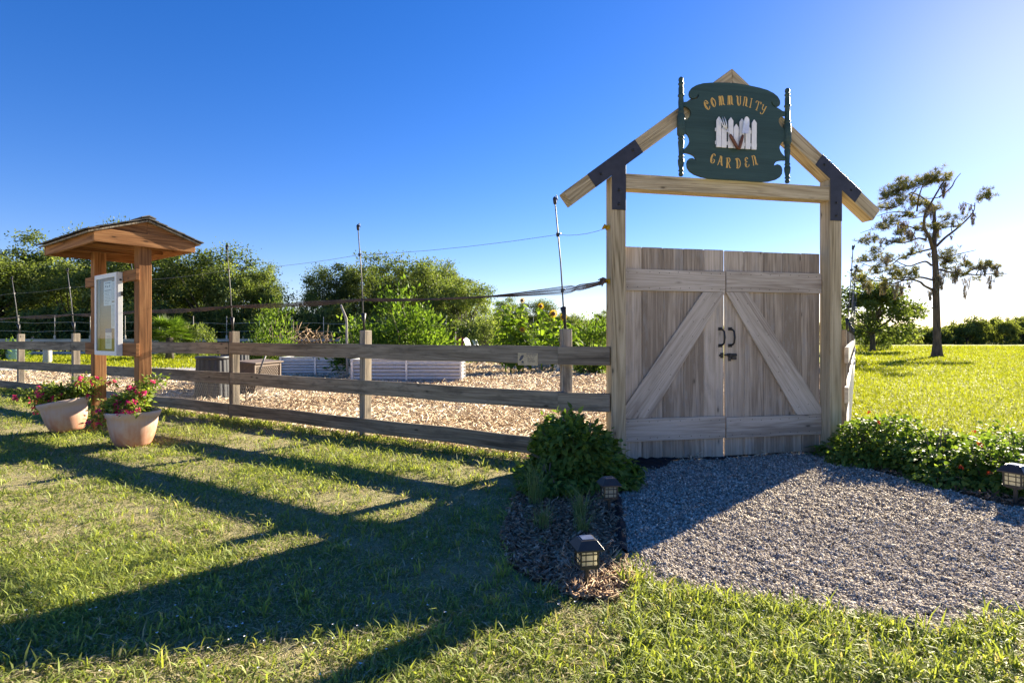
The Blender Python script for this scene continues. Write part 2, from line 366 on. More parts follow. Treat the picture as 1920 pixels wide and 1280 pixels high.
M['sandpath'] = groundmat('grey_sand_path', [(0, 0, 0, (.38, .37, .36)), (2, .45, .65, (.26, .25, .24)), (60, .5, .7, (.45, .44, .42))], bump=.5, bscale=60)
M['stone'] = tonemat('gravel_stones', [(0, (.14, .117, .092)), (.35, (.335, .285, .225)), (.75, (.53, .46, .365)), (1, (.82, .74, .61))])
M['chip'] = tonemat('straw_wood_chips', [(0, (.20, .125, .075)), (.4, (.48, .365, .235)), (.75, (.68, .56, .40)), (1, (.84, .75, .60))])
M['barkchip'] = tonemat('dark_bark_chips', [(0, (.13, .082, .05)), (.5, (.40, .265, .165)), (1, (.72, .53, .36))])

def potmat():
    m, n, b = mat('faded_terracotta'); tc = nd(n, 'ShaderNodeTexCoord'); sx = nd(n, 'ShaderNodeSeparateXYZ'); n.links.new(tc.outputs['Object'], sx.inputs[0])
    ns = nd(n, 'ShaderNodeTexNoise', i_Scale=7.0, i_Detail=5); n.links.new(tc.outputs['Object'], ns.inputs['Vector'])
    mp = nd(n, 'ShaderNodeMapping'); mp.inputs['Scale'].default_value = (40, 40, 3); n.links.new(tc.outputs['Object'], mp.inputs[0])
    st = nd(n, 'ShaderNodeTexNoise', i_Scale=1.0, i_Detail=3); n.links.new(mp.outputs[0], st.inputs['Vector'])
    # chalky fading: bare clay stays towards the foot of the pot, where the soil keeps it damp
    v = math_(n, 'ADD', math_(n, 'MULTIPLY', sx.outputs[2], 2.2), math_(n, 'MULTIPLY', math_(n, 'SUBTRACT', ns.outputs[0], .5), 1.0))
    v = math_(n, 'ADD', v, math_(n, 'MULTIPLY', math_(n, 'SUBTRACT', st.outputs[0], .5), .5))
    r = ramp(n, [(.12, (.50, .22, .12)), (.45, (.55, .35, .25)), (.75, (.56, .43, .35))]); n.links.new(v, r.inputs[0]); n.links.new(r.outputs[0], b.inputs['Base Color'])
    b.inputs['Roughness'].default_value = .7; b.inputs['Specular IOR Level'].default_value = .3; return m
M['pot'] = potmat()
def glassmat():
    m = bpy.data.materials.new('display_glass'); m.use_nodes = True; n = m.node_tree; n.nodes.clear()
    o = nd(n, 'ShaderNodeOutputMaterial'); t = nd(n, 'ShaderNodeBsdfTransparent'); t.inputs[0].default_value = (.93, .95, .94, 1)
    g = nd(n, 'ShaderNodeBsdfGlossy'); g.inputs['Roughness'].default_value = .02; fr = nd(n, 'ShaderNodeFresnel'); fr.inputs[0].default_value = 1.5
    mx = nd(n, 'ShaderNodeMixShader'); n.links.new(math_(n, 'MULTIPLY', fr.outputs[0], .22), mx.inputs[0]); n.links.new(t.outputs[0], mx.inputs[1]); n.links.new(g.outputs[0], mx.inputs[2]); n.links.new(mx.outputs[0], o.inputs[0]); return m
M['glass'] = glassmat()

# ------------------------------------------------------------------ ground sheets
def sheet(name, pts, z, m, jag=0.0, step=.25):
    P = []
    for i, p in enumerate(pts):
        q = pts[(i+1) % len(pts)]; d = V(q[0]-p[0], q[1]-p[1]); L = d.length
        k = max(1, min(60, int(L/step))) if jag else 1
        for j in range(k):
            r = V(p[0], p[1])+d*(j/k)
            if jag and j: r += V(random.uniform(-jag, jag), random.uniform(-jag, jag))
            P.append((r.x, r.y, z))
    me = bpy.data.meshes.new(name); me.from_pydata(P, [], [list(range(len(P)))])
    bm = bmesh.new(); bm.from_mesh(me); bmesh.ops.triangulate(bm, faces=bm.faces)
    for f in bm.faces:
        if f.normal.z < 0: f.normal_flip()
    bm.to_mesh(me); bm.free()
    return tag(link(name, me, m), kind='structure')
def inpoly(X, Y, pts):
    c = np.zeros(X.shape, bool); n = len(pts)
    for i in range(n):
        x0, y0 = pts[i]; x1, y1 = pts[(i+1) % n]
        if y0 == y1: continue
        c ^= ((y0 > Y) != (y1 > Y)) & (X < (x1-x0)*(Y-y0)/(y1-y0)+x0)
    return c
FD = V(-.85, .527); FP = V(.51, 5.40)             # left fence line
RD = V(.521, .853); RP = V(3.49, 5.98)            # right fence line
def fl(t): return FP+FD*t
def rl(t): return RP+RD*t
sheet('ground', [(-900, -60), (900, -60), (900, 1500), (-900, 1500)], 0, M['meadow'])
LAWN = [(-60, -8), (14, -8), (14, 2.9), (5.2, 4.4), (3.6, 5.75), (3.2, 5.75), (.9, 5.3), tuple(fl(0)), tuple(fl(60))]
sheet('bounce_ground', [(-80, -.5), (60, -.5), (60, -40), (-80, -40)], .016, groundmat('pale_bounce_ground', [(0, 0, 0, (.74, .66, .53)), (2, .45, .65, (.66, .59, .47)), (60, .5, .7, (.80, .73, .60))], bump=.5, bscale=60))  # unseen pale ground added behind the camera to bounce sunlight onto the gate
sheet('lawn', LAWN, .004, M['lawn'])
CHIPS = [(.9, 5.3), tuple(fl(0)), tuple(fl(13.0)), (-13.5, 14.5), (-19, 19.6), (-6, 20.4), (-3, 20.5), (-2, 27), (14, 27), tuple(rl(20)), tuple(rl(0)), (3.2, 5.8)]
sheet('garden_mulch', CHIPS, .008, M['chipbed'], .08)
sheet('garden_path', [(-26, 20.6), (-6, 20.4), (-6, 23.0), (-27, 24)], .012, M['sandpath'], .12)
GRAVEL = [gp(*p) for p in ((1178, 866), (1160, 925), (1168, 985), (1172, 1050), (1215, 1098), (1300, 1118), (1400, 1128), (1500, 1146), (1620, 1166), (1760, 1196), (1840, 1180), (1980, 1130))]
GRAVEL += [(5.6, 3.0), (4.6, 3.72)] + [gp(*p) for p in ((1880, 952), (1760, 918), (1640, 888), (1575, 864))] + [(3.2, 5.86), (.95, 5.45)]
sheet('gravel_path', GRAVEL, .010, M['gravelbed'], .015)
BARK = [gp(*p) for p in ((1178, 866), (1162, 925), (1169, 985), (1172, 1048), (1195, 1092), (1150, 1132), (1080, 1128), (1000, 1092), (950, 1058), (938, 1008), (958, 945), (975, 900), (1015, 868))]
sheet('mulch_bed', BARK, .008, M['barkbed'], .03)
SHRUBBED = [gp(*p) for p in ((1575, 862), (1640, 886), (1760, 916), (1880, 950))]+[(4.7, 3.6), (4.7, 4.6), (4.1, 5.9)]
sheet('shrub_bed', SHRUBBED, .014, M['barkbed'], .03)

# ------------------------------------------------------------------ loose ground cover
def noise2(X, Y, s, seed):
    r = np.random.default_rng(seed); o = np.zeros_like(X)
    for i in range(7):
        a = r.uniform(0, 6.28); k = s*r.uniform(.6, 1.9); o += np.sin((X*math.cos(a)+Y*math.sin(a))*k+r.uniform(0, 6.28))
    return o/3.5
def blades(P, L, W, lean, curl=.5):
    n = len(P); az = rng.uniform(0, 2*math.pi, n); h = np.stack([np.cos(az), np.sin(az), np.zeros(n)], 1); up = np.array([0, 0, 1.])
    s = np.stack([-np.sin(az), np.cos(az), np.zeros(n)], 1); tw = rng.uniform(-1, 1, n)[:, None]; s = unit(s*1.0+h*tw)
    L = L[:, None]; W = W[:, None]; lean = lean[:, None]
    d1 = up*np.cos(lean)+h*np.sin(lean); l2 = np.minimum(lean+curl*rng.uniform(.4, 1.6, n)[:, None], 1.9); d2 = up*np.cos(l2)+h*np.sin(l2)
    m = P+d1*L*.55; t = m+d2*L*.45
    return np.stack([P-s*W*.4, P+s*W*.4, m+s*W*.5, m-s*W*.5, t], 1), [(0, 1, 2, 3), (3, 2, 4)]
def scat(n, z0, z1, side=1.15, p=1.0, x0=None, x1=None):
    """points in the view wedge, denser near the camera: density falls as Z^-(1+p)"""
    u = rng.uniform(0, 1, n)
    Z = z0*(z1/z0)**u if p == 1 else (z0**(1-p)+u*(z1**(1-p)-z0**(1-p)))**(1/(1-p))
    k = rng.uniform(-side if x0 is None else x0, side if x1 is None else x1, n)
    return k*Z, Z

LAWNF = [(-60, -8), (14, -8), (14, 2.9), (5.2, 4.4), (3.6, 5.75), (3.2, 5.75), (.9, 5.3), (FP.x+.05, FP.y+.12), (fl(60).x+.1, fl(60).y+.14)]
def lawn_pts(n, z0, z1, **k):
    X, Y = scat(n, z0, z1, **k)
    ok = inpoly(X, Y, LAWNF) & ~inpoly(X, Y, GRAVEL) & ~inpoly(X, Y, SHRUBBED)
    inb = inpoly(X, Y, BARK); ok &= ~inb | ((rng.uniform(size=len(X)) < .22) & (X < .30+.06*np.sin(Y*9)) )
    return X[ok], Y[ok]
X, Y = lawn_pts(700000, 1.4, 17)
pat = noise2(X, Y, 2.2, 1); pat2 = noise2(X, Y, 9, 2); n = len(X)
keep = rng.uniform(size=n) < np.clip(.72+.5*pat+.32*pat2, .16, 1)
X, Y, pat, pat2 = X[keep], Y[keep], pat[keep], pat2[keep]; n = len(X)
big = rng.uniform(size=n) < .10
L = rng.uniform(.014, .05, n)*np.where(big, 1.8, 1)*(1+.10*np.maximum(Y-4, 0))*(1+.25*pat)
W = rng.uniform(.0026, .0052, n)*np.where(big, 1.5, 1)*(1+.22*np.maximum(Y-3, 0))
tone = np.clip(.55+.18*pat+.14*pat2+rng.normal(0, .2, n), .27, 1)
straw = rng.uniform(size=n) < np.clip(.20-.16*pat-.10*pat2, .05, .55); tone = np.where(straw, rng.uniform(0, .25, n), tone)
lean = np.where(straw, rng.uniform(1.1, 1.55, n), rng.uniform(.45, 1.35, n))
P = np.stack([X, Y, np.where(straw, .006, .004)+rng.uniform(0, .012, n)*straw], 1)
B, T = blades(P, L, W, lean); tag(bulk('grass', B, T, tone, M['grass']), kind='stuff')
# coarse tufts and runners standing out of the short turf
tx, ty = lawn_pts(4200, 1.5, 13)
ex = [(random.uniform(1180, 1920), random.uniform(1105, 1290)) for _ in range(640)]
ex = [gp(*e) for e in ex]; ex = [e for e in ex if not inpoly(np.array([e[0]]), np.array([e[1]]), GRAVEL)[0]]
ed = [gp(*p) for p in ((1172, 1050), (1215, 1098), (1300, 1118), (1400, 1128), (1500, 1146), (1620, 1166), (1760, 1196), (1840, 1180), (1930, 1150))]
for i in range(len(ed)-1):
    for q in range(16):
        f = random.random(); ex.append((ed[i][0]*(1-f)+ed[i+1][0]*f+random.gauss(0, .035), ed[i][1]*(1-f)+ed[i+1][1]*f+random.gauss(-.02, .04)))
for t in np.arange(.3, 14, .022):                 # taller grass the mower misses under the fence
    if random.random() < .8: q = fl(t); ex.append((q.x+random.uniform(-.16, .05), q.y-random.uniform(-.02, .22)))
for q in ((500, 800), (570, 815), (880, 900), (840, 890), (920, 880), (800, 885), (760, 880), (860, 875), (1010, 1120), (955, 1080)):
    for _ in range(5): g_ = gp(q[0]+random.uniform(-22, 22), q[1]+random.uniform(-6, 6)); ex.append(g_)
tx = np.concatenate([tx, [e[0] for e in ex]]); ty = np.concatenate([ty, [e[1] for e in ex]])
pp, ll, ww, tt, le = [], [], [], [], []
for x, y, isx in zip(tx, ty, np.arange(len(tx)) >= len(tx)-len(ex)):
    k = random.randint(6, 13); sz = random.uniform(.04, .085)*(1.3 if isx else 1)*(1+.05*max(y-4, 0)); tn = random.uniform(.5, 1)
    for _ in range(k):
        pp.append((x+random.gauss(0, .02), y+random.gauss(0, .02), .003)); ll.append(sz*random.uniform(.6, 1.25)); ww.append(random.uniform(.004, .0085)*(1+.12*max(y-3, 0)))
        tt.append(min(1, max(.28, tn+random.gauss(0, .12))) if random.random() > .06 else .2); le.append(random.uniform(.2, 1.15))
B, T = blades(np.array(pp), np.array(ll), np.array(ww), np.array(le), .7); tag(bulk('grass_tufts', B, T, tt, M['grass']), kind='stuff')
# field grass beyond the gate
X, Y = scat(190000, 4.2, 75, p=.75, x0=.42, x1=1.25)
sidef = (X-RP.x)*RD.y-(Y-RP.y)*RD.x
ok = (sidef > .02) & ~inpoly(X, Y, GRAVEL) & ~inpoly(X, Y, LAWN) & (Y > 4.2)
X, Y = X[ok], Y[ok]; n = len(X); near = np.exp(-sidef[ok]/.7)
L = rng.uniform(.035, .085, n)*(1+.045*Y)*(1+1.2*near*rng.uniform(0, 1, n)); W = rng.uniform(.004, .007, n)*(1+.28*np.maximum(Y-4, 0)*.55)
tone = np.clip(.6+.25*noise2(X, Y, .5, 5)+rng.normal(0, .2, n), 0, 1)
B, T = blades(np.stack([X, Y, np.zeros(n)], 1), L, W, rng.uniform(.2, 1.15, n)); tag(bulk('field_grass', B, T, tone, M['field']), kind='stuff')
# grass patch inside the garden, far side
X, Y = scat(26000, 22, 46, p=.3, x0=-.98, x1=-.1); n = len(X)
B, T = blades(np.stack([X, Y, np.zeros(n)], 1), rng.uniform(.08, .2, n), rng.uniform(.03, .06, n), rng.uniform(.2, 1, n)); tag(bulk('garden_grass', B, T, rng.uniform(.2, 1, n), M['field']), kind='stuff')
# white clover heads in the turf
X, Y = lawn_pts(420, 1.9, 9); n = len(X)
Pq = np.stack([X, Y, rng.uniform(.03, .055, n)], 1)
fl_ = []
for a in range(4):
    D = np.stack([np.cos(a*1.57+X*50), np.sin(a*1.57+X*50), .6*np.ones(n)], 1); q, T = leaves(Pq, D, np.tile([0, 0, 1.], (n, 1)), rng.uniform(.005, .009, n), rng.uniform(.005, .008, n)); fl_.append(q)
tag(bulk('clover_flowers', np.concatenate(fl_), T, np.ones(4*n), M['white_paint']), kind='stuff')
# gravel stones
ico = bmesh.new(); bmesh.ops.create_icosphere(ico, subdivisions=1, radius=1); IV = np.array([v.co[:] for v in ico.verts]); IF = [tuple(v.index for v in f.verts) for f in ico.faces]; ico.free()
OV = np.array([(1, 0, 0), (-1, 0, 0), (0, 1, 0), (0, -1, 0), (0, 0, 1), (0, 0, -1)], float); OF = [(0, 2, 4), (2, 1, 4), (1, 3, 4), (3, 0, 4), (2, 0, 5), (1, 2, 5), (3, 1, 5), (0, 3, 5)]
def rotz(n):
    q = rng.normal(size=(n, 4)); q /= np.linalg.norm(q, axis=1, keepdims=True); w_, x, y, z = q.T
    return np.stack([np.stack([1-2*(y*y+z*z), 2*(x*y-w_*z), 2*(x*z+w_*y)], 1), np.stack([2*(x*y+w_*z), 1-2*(x*x+z*z), 2*(y*z-w_*x)], 1), np.stack([2*(x*z-w_*y), 2*(y*z+w_*x), 1-2*(x*x+y*y)], 1)], 1)
def stones(name, X, Y, size, BV, BF):
    n = len(X); sc = size[:, None]*rng.uniform([.7, .5, .35], [1.25, 1.0, .75], (n, 3))
    Vv = BV[None]*rng.uniform(.75, 1.2, (n, len(BV), 1))*sc[:, None, :]
    Vv = np.einsum('nij,nkj->nki', rotz(n), Vv)
    Vv += np.stack([X, Y, .010+size*rng.uniform(.1, 1.0, n)+.010*np.maximum(0, noise2(X, Y, 14, 31))+.006*noise2(X, Y, 40, 32)], 1)[:, None, :]
    tag(bulk(name, Vv, BF, np.clip(rng.beta(2.2, 2.0, n), 0, 1), M['stone']), kind='stuff')
X, Y = scat(120000, 2.1, 6.2, p=1.0, x0=.12, x1=.95); ok = inpoly(X, Y, GRAVEL); X, Y = X[ok], Y[ok]
f = Y < 3.6
stones('gravel_stones', X[f], Y[f], rng.uniform(.0038, .0115, f.sum()), IV, IF)
stones('gravel_stones', X[~f], Y[~f], rng.uniform(.006, .0145, (~f).sum()), OV, OF)
# chips: flat slivers with a fold
def slivers(name, X, Y, L, W, tone, m, z=.012, tilt=.5):
    n = len(X); az = rng.uniform(0, 6.28, n); ti = rng.normal(0, tilt, n)
    D = np.stack([np.cos(az)*np.cos(ti), np.sin(az)*np.cos(ti), np.sin(ti)], 1); Sd = np.stack([-np.sin(az), np.cos(az), rng.normal(0, .45, n)], 1); Sd = unit(Sd); Nn = np.cross(D, Sd)
    C = np.stack([X, Y, z+np.abs(np.sin(ti))*L*.5+rng.uniform(0, .012, n)], 1); L = L[:, None]; W = W[:, None]
    a = C-D*L*.5; b = C+D*L*.5; up = Nn*W*.3
    q = np.stack([a-Sd*W*.35, a+Sd*W*.35, C+Sd*W*.5+up, b+Sd*W*.2, b-Sd*W*.3, C-Sd*W*.5+up, C+up*-1.2], 1)
    return tag(bulk(name, q, [(0, 1, 2, 5), (5, 2, 3, 4), (0, 6, 1), (1, 6, 2), (2, 6, 3), (3, 6, 4), (4, 6, 5), (5, 6, 0)], tone, m), kind='stuff')
X, Y = scat(80000, 5.2, 27, p=.9, x0=-.95, x1=.62); ok = inpoly(X, Y, CHIPS); X, Y = X[ok], Y[ok]; n = len(X)
slivers('wood_chips', X, Y, rng.uniform(.04, .15, n)*(1+.05*(Y-5)), rng.uniform(.006, .016, n)*(1+.09*(Y-5)), np.clip(rng.beta(2, 1.6, n)+.15*noise2(X, Y, 1.2, 9), 0, 1), M['chip'], tilt=.28)
X, Y = scat(15000, 2.4, 5.5, p=1, x0=-.08, x1=.25); ok = inpoly(X, Y, BARK); X, Y = X[ok], Y[ok]; n = len(X)
slivers('bark_chips', X, Y, rng.uniform(.015, .065, n), rng.uniform(.005, .018, n), rng.beta(1.4, 2.4, n), M['barkchip'], z=.010, tilt=.35)
X, Y = scat(500, 2.5, 3.1, p=1, x0=.08, x1=.24); ok = inpoly(X, Y, BARK); X, Y = X[ok], Y[ok]; n = len(X)
slivers('straw_litter', X, Y, rng.uniform(.03, .09, n), rng.uniform(.002, .005, n), rng.uniform(.2, .8, n), M['chip'], z=.016)
X, Y = scat(6000, 3.6, 5.9, p=1, x0=.5, x1=1); ok = inpoly(X, Y, SHRUBBED); X, Y = X[ok], Y[ok]; n = len(X)
slivers('leaf_litter', X, Y, rng.uniform(.02, .06, n), rng.uniform(.006, .016, n), rng.beta(1.2, 3, n), M['barkchip'], z=.018)

# ------------------------------------------------------------------ the gateway
G0 = V(.917, 5.20, 0); GU = V(.9778, .2096, 0); GD = V(-.2096, .9778, 0); UP = V(0, 0, 1)     # along the gate, away from the viewer
def G(s, z, d=0): return G0+GU*s+GD*d+UP*z
def P2G(x, y, d=0):                               # photo pixel onto the gate's plane at depth d
    o = G0+GD*d; k = (x-CX)/F; s = (k*o.y-o.x)/(GU.x-k*GU.y); Yy = o.y+GU.y*s
    return s, CH+(HY-y)*Yy/F
gate = thing('gateway', 'tall timber gateway with a pitched rafter top and a closed pair of grey plank gates', 'gate', G(1.237, 0, .07))
SC, ZA, TH = 1.237, 3.797, math.atan(.7536); PW = .14
def under(s): return ZA-.7536*abs(s-SC)-PW/math.cos(TH)
for s0 in (0, 2.334):
    m = MB(); a, b = s0, s0+PW
    m.prism([(a, 0), (b, 0), (b, under(b)-.002), (a, under(a)-.002)], lambda s, z, d: G(s, z, d), PW, .35 if s0 == 0 else .75, g=(0, 1))
    m.build('post', M['timber'], gate, .006, 2)
m = MB(); m.box(G(1.237, 2.65, .07), GU, GD, UP, (2.192, .134, .14), .6); m.build('crossbeam', M['timber'], gate, .005, 2)
for sg in (-1, 1):
    e = 1.70; c, sn = math.cos(TH), math.sin(TH)
    pts = [(SC+sg*.0015, ZA), (SC+sg*e, ZA-.7536*e), (SC+sg*(e-PW*sn), ZA-.7536*e-PW*c), (SC+sg*.0015, ZA-PW/c)]
    m = MB(); m.prism(pts, lambda s, z, d: G(s, z, d), PW, .2 if sg < 0 else .8, g=(sg*c, -sn)); m.build('rafter', M['timber'], gate, .005, 2)
    # T-shaped black plate with bolts
    mir = lambda s: SC+sg*abs(s-SC)
    sa, sb = -.238, .227; zl = lambda s: ZA-.7536*(SC-s)
    q = [(sa, zl(sa)+.002), (sb, zl(sb)+.002), (sb+PW*sn, zl(sb)-PW*c), (.139, under(.139)), (.139, 2.377), (.001, 2.377), (.001, under(.001)), (sa+PW*sn, zl(sa)-PW*c)]
    q = [(SC+sg*(SC-s), z) for s, z in q]
    m = MB(); m.prism(q, lambda s, z, d: G(s, z, -.006+d), .005); pl = m.build('bracket', M['black_metal'], gate, .0015)
    for (bs, bz) in ((sb-.02, 2.93), (sa+.13, 2.60), (.07, 2.56), (.07, 2.43)):
        if bs > .14: bz = zl(bs)-.085
        elif bs < 0: bz = zl(bs)-.085
        m = MB(); o = G(SC+sg*(SC-bs), bz, -.006); m.lathe([(.013, 0), (.013, .004), (.009, .010), (.003, .012)], o, 8, Matrix((GU, UP, -GD)).transposed(), closed=True)
        m.build('bolt', M['iron'], pl)
# two plank leaves, each with rails, brace and its furniture
LW = (2.334-PW)/2
DB = .13
for sg, nm in ((-1, 'left'), (1, 'right')):
    m = MB(); s_in = SC; w5 = (LW-.008)/5
    zt, zb = (2.066, .018) if sg < 0 else (2.060, .034)
    for i in range(5):
        a = s_in+sg*(.004+i*w5+.0007); b = s_in+sg*(.004+(i+1)*w5-.0007); dz = random.uniform(-.004, .004)
        m.box(G((a+b)/2, (zt+zb)/2, DB+.012+random.uniform(-.0015, .0015)), GU, GD, UP, (abs(b-a), .022, zt-zb+dz), random.uniform(.1, .9))
    lf = m.build('gate_leaf', M['gate_board'], gate, .0075, 1)
    lf['label'] = 'left plank leaf of the gate' if sg < 0 else 'right plank leaf of the gate, with the latch body'
    zs = ((1.648, 1.852), (.214, .430)) if sg < 0 else ((1.652, 1.856), (.212, .416))
    so_ = LW-.006
    for (z0, z1) in zs:
        m = MB(); m.box(G(s_in+sg*(.006+so_)/2, (z0+z1)/2, DB-.0135), GU, GD, UP, (so_-.006, .024, z1-z0), random.uniform(.3, .9)); m.build('rail', M['gate_rail'], lf, .003, 2)
    ztop, zbot = zs[0][0]-.003, zs[1][1]+.003
    q = [(.006, ztop), (.25, ztop), (1.075, zbot), (.80, zbot)]
    # lower outer corner trimmed to the hanging edge
    q = [(.004, ztop), (.245, ztop), (so_, zbot+.075), (so_, zbot), (.80, zbot)]
    q = [(s_in+sg*s, z) for s, z in q]
    m = MB(); m.prism(q, lambda s, z, d: G(s, z, DB-.0255+d), .024, .55, g=(sg*.60, -.80)); m.build('brace', M['gate_rail'], lf, .003, 2)
    m = MB(); fx = Matrix((GU, UP, -GD)).transposed()
    for (z0, z1) in zs:
        for i in range(5):
            for zz in (z0+.03, z1-.03):
                for o in (-.05, .05):
                    m.lathe([(.0045, 0), (.003, .0015)], G(s_in+sg*(.004+(i+.5)*w5)+o+random.uniform(-.015, .015), zz+random.uniform(-.008, .008), DB-.0255), 6, fx, closed=True)
    for k in range(7):
        f = (k+.5)/7; s = .12+(.93-.12)*f; zz = ztop+(zbot-ztop)*f
        for o in (-.05, .06): m.lathe([(.0045, 0), (.003, .0015)], G(s_in+sg*(s+o), zz+random.uniform(-.03, .03), DB-.0255), 6, fx, closed=True)
    m.build('nails', M['iron'], lf)['kind'] = 'stuff'
    hs = 1.188 if sg < 0 else 1.297
    m = MB()
    for zz in (1.288, 1.122): m.box(G(hs, zz, DB-.004), GU, GD, UP, (.044, .006, .032), .5)
    pts = [G(hs+.002, 1.284, DB-.006), G(hs+.010, 1.278, DB-.03), G(hs+.014, 1.262, DB-.05), G(hs+.016, 1.205, DB-.058), G(hs+.014, 1.148, DB-.05), G(hs+.010, 1.132, DB-.03), G(hs+.002, 1.126, DB-.006)]
    m.tube(pts, [.010, .010, .009, .011, .009, .010, .010], 8); m.build('handle', M['iron'], lf, .002)
    m = MB()
    if sg < 0:
        m.box(G(1.208, 1.026, DB-.004), GU, GD, UP, (.034, .006, .052), .5); m.box(G(1.204, 1.026, DB-.010), GU, GD, UP, (.020, .012, .026), .5); m.box(G(1.186, 1.026, DB-.004), GU, GD, UP, (.02, .006, .02), .5)
        m.build('latch_keeper', M['iron'], lf, .002)
    else:
        m.box(G(1.315, 1.030, DB-.004), GU, GD, UP, (.110, .006, .028), .5); m.tube([G(1.225, 1.030, DB-.014), G(1.365, 1.030, DB-.014)], .008, 8)
        m.box(G(1.29, 1.030, DB-.014), GU, GD, UP, (.014, .022, .034), .5); m.box(G(1.29, .995, DB-.008), GU, GD, UP, (.026, .012, .05), .5); m.box(G(1.335, .998, DB-.012), GU, GD, UP, (.05, .016, .03), .5)
        m.build('latch', M['iron'], lf, .002)

# ------------------------------------------------------------------ the painted sign on the rafters
def Z2(x, y, d): return P2G(x/5.332+1240, y/5.332+120, d)      # pixels of the enlarged sign
DS = -.052
half = [(730, 190), (660, 187), (600, 185), (500, 186), (420, 192), (355, 210), (310, 236), (285, 270), (280, 302), (288, 328), (306, 343), (332, 344), (356, 330), (372, 300), (377, 318), (368, 338), (345, 350), (312, 354), (286, 364), (262, 376), (228, 379),
        (228, 425), (252, 428), (276, 443), (294, 468), (298, 494), (290, 522), (272, 546), (246, 560), (228, 562), (228, 690), (244, 692), (266, 708), (282, 736), (288, 768), (278, 800), (256, 828), (228, 850), (224, 888), (262, 893), (300, 904), (330, 922), (345, 945), (348, 972), (335, 950), (312, 939), (284, 944), (264, 964), (257, 995), (262, 1035), (285, 1072), (330, 1104), (400, 1130), (480, 1146), (560, 1152), (640, 1156), (725, 1160)]
hp = [Z2(x, y, DS) for x, y in half]; hp = [(min(s, SC+.004), z) for s, z in hp]
cx_ = SC+.004; hp[0] = (cx_, hp[0][1]); hp[-1] = (cx_, hp[-1][1])
outline = hp+[(2*cx_-s, z) for s, z in hp[-2:0:-1]]
sign = thing('hanging_sign', 'dark green scroll-edged wooden board reading COMMUNITY GARDEN, fixed across the rafters', 'sign', G(SC, 2.71, DS))
m = MB(); m.prism(outline, lambda s, z, d: G(s, z, DS+d), .022, .5); m.build('board', M['sign_green'], sign, .003, 2)
for s0 in (.672, 2*cx_-.672):
    prof = [(0, 0), (.016, .004), (.023, .02), (.021, .034), (.014, .044), (.025, .052), (.025, .06), (.018, .068), (.028, .12), (.030, .155), (.020, .175), (.027, .183), (.027, .191), (.021, .2), (.024, .27), (.029, .325), (.022, .345), (.029, .353), (.029, .362), (.022, .372), (.033, .39), (.037, .40), (.037, .56), (.033, .575), (.024, .59), (.030, .6), (.030, .61), (.023, .62), (.026, .70), (.022, .745), (.030, .753), (.030, .762), (.023, .775), (.024, .83), (.018, .852), (.026, .862), (.026, .872), (.017, .884), (.024, .905), (.021, .922), (.010, .932), (0, .934)]
    m = MB(); m.lathe(prof, G(s0, 2.708, DS+.008), 14); m.build('spindle', M['sign_green'], sign)
# lettering: broad-nib strokes
GL = {
 'C': [[(.60, .80), (.46, .98), (.22, .93), (.06, .62), (.07, .25), (.25, .02), (.48, .06), (.62, .26)], [(.60, .80), (.62, .62), (.44, .60), (.38, .78)], [(.24, .86), (.17, .5), (.26, .12)]],
 'O': [[(.32, 1), (.08, .78), (.05, .36), (.26, 0), (.52, .2), (.58, .62), (.32, 1)], [(.28, .9), (.17, .55), (.26, .12)]],
 'M': [[(-.02, .02), (.06, .5), (.10, 1)], [(.10, 1), (.30, .96), (.33, .6), (.27, 0)], [(.20, .92), (.22, .5), (.17, .08)], [(.33, .84), (.50, 1), (.62, .84), (.58, .2), (.72, .02)], [(.52, .9), (.54, .5), (.48, .08)]],
 'U': [[(-.02, .92), (.12, 1), (.12, .4), (.24, .04), (.42, .04), (.54, .3), (.56, 1)], [(.21, .96), (.21, .4), (.29, .12)], [(.48, 1), (.66, .98)]],
 'N': [[(0, 0), (.08, .5), (.10, 1)], [(.08, .86), (.28, 1), (.46, .8), (.44, .15), (.60, 0)], [(.36, .84), (.36, .4), (.32, .04)], [(0, .98), (.12, 1)]],
 'I': [[(.22, 1), (.20, .5), (.16, 0)], [(.08, 1), (.34, 1)], [(.02, 0), (.28, 0)]],
 'T': [[(-.02, .78), (.06, 1), (.40, .96), (.66, 1), (.68, .8)], [(.34, .96), (.33, .5), (.28, 0)], [(.16, 0), (.42, 0)]],
 'Y': [[(-.02, .96), (.10, 1), (.12, .62), (.28, .46), (.46, .58), (.54, 1)], [(.54, 1), (.50, .4), (.40, .02), (.18, -.06), (.08, .08)], [(.46, .96), (.64, 1)]],
 'G': [[(.56, .82), (.42, .99), (.20, .9), (.06, .55), (.10, .16), (.30, 0), (.50, .1), (.56, .38), (.40, .42)], [(.25, .84), (.17, .5), (.24, .15)]],
 'A': [[(-.04, 0), (.10, .3), (.28, .98)], [(.28, .98), (.44, .9), (.48, .4), (.58, 0)], [(.36, .9), (.40, .4), (.46, .04)], [(.10, .40), (.44, .42)], [(.16, .96), (.34, 1)]],
 'R': [[(.06, 0), (.12, .5), (.12, 1)], [(-.02, .92), (.14, 1), (.44, .98), (.52, .76), (.36, .54), (.16, .52)], [(.24, .52), (.40, .3), (.48, .04), (.64, .02)], [(.20, .94), (.20, .5), (.15, .02)], [(-.02, 0), (.22, 0)]],
 'D': [[(.12, .04), (.16, .5), (.14, .98)], [(-.02, .9), (.12, 1), (.40, .96), (.60, .66), (.54, .26), (.30, .0), (.02, .04)], [(.23, .94), (.25, .5), (.21, .06)]],
 'E': [[(.52, .84), (.36, 1), (.16, .88), (.16, .64), (.40, .54)], [(.34, .54), (.08, .42), (.06, .14), (.26, 0), (.48, .06), (.56, .24)], [(.22, .84), (.24, .68)], [(.17, .36), (.19, .14)]],
}
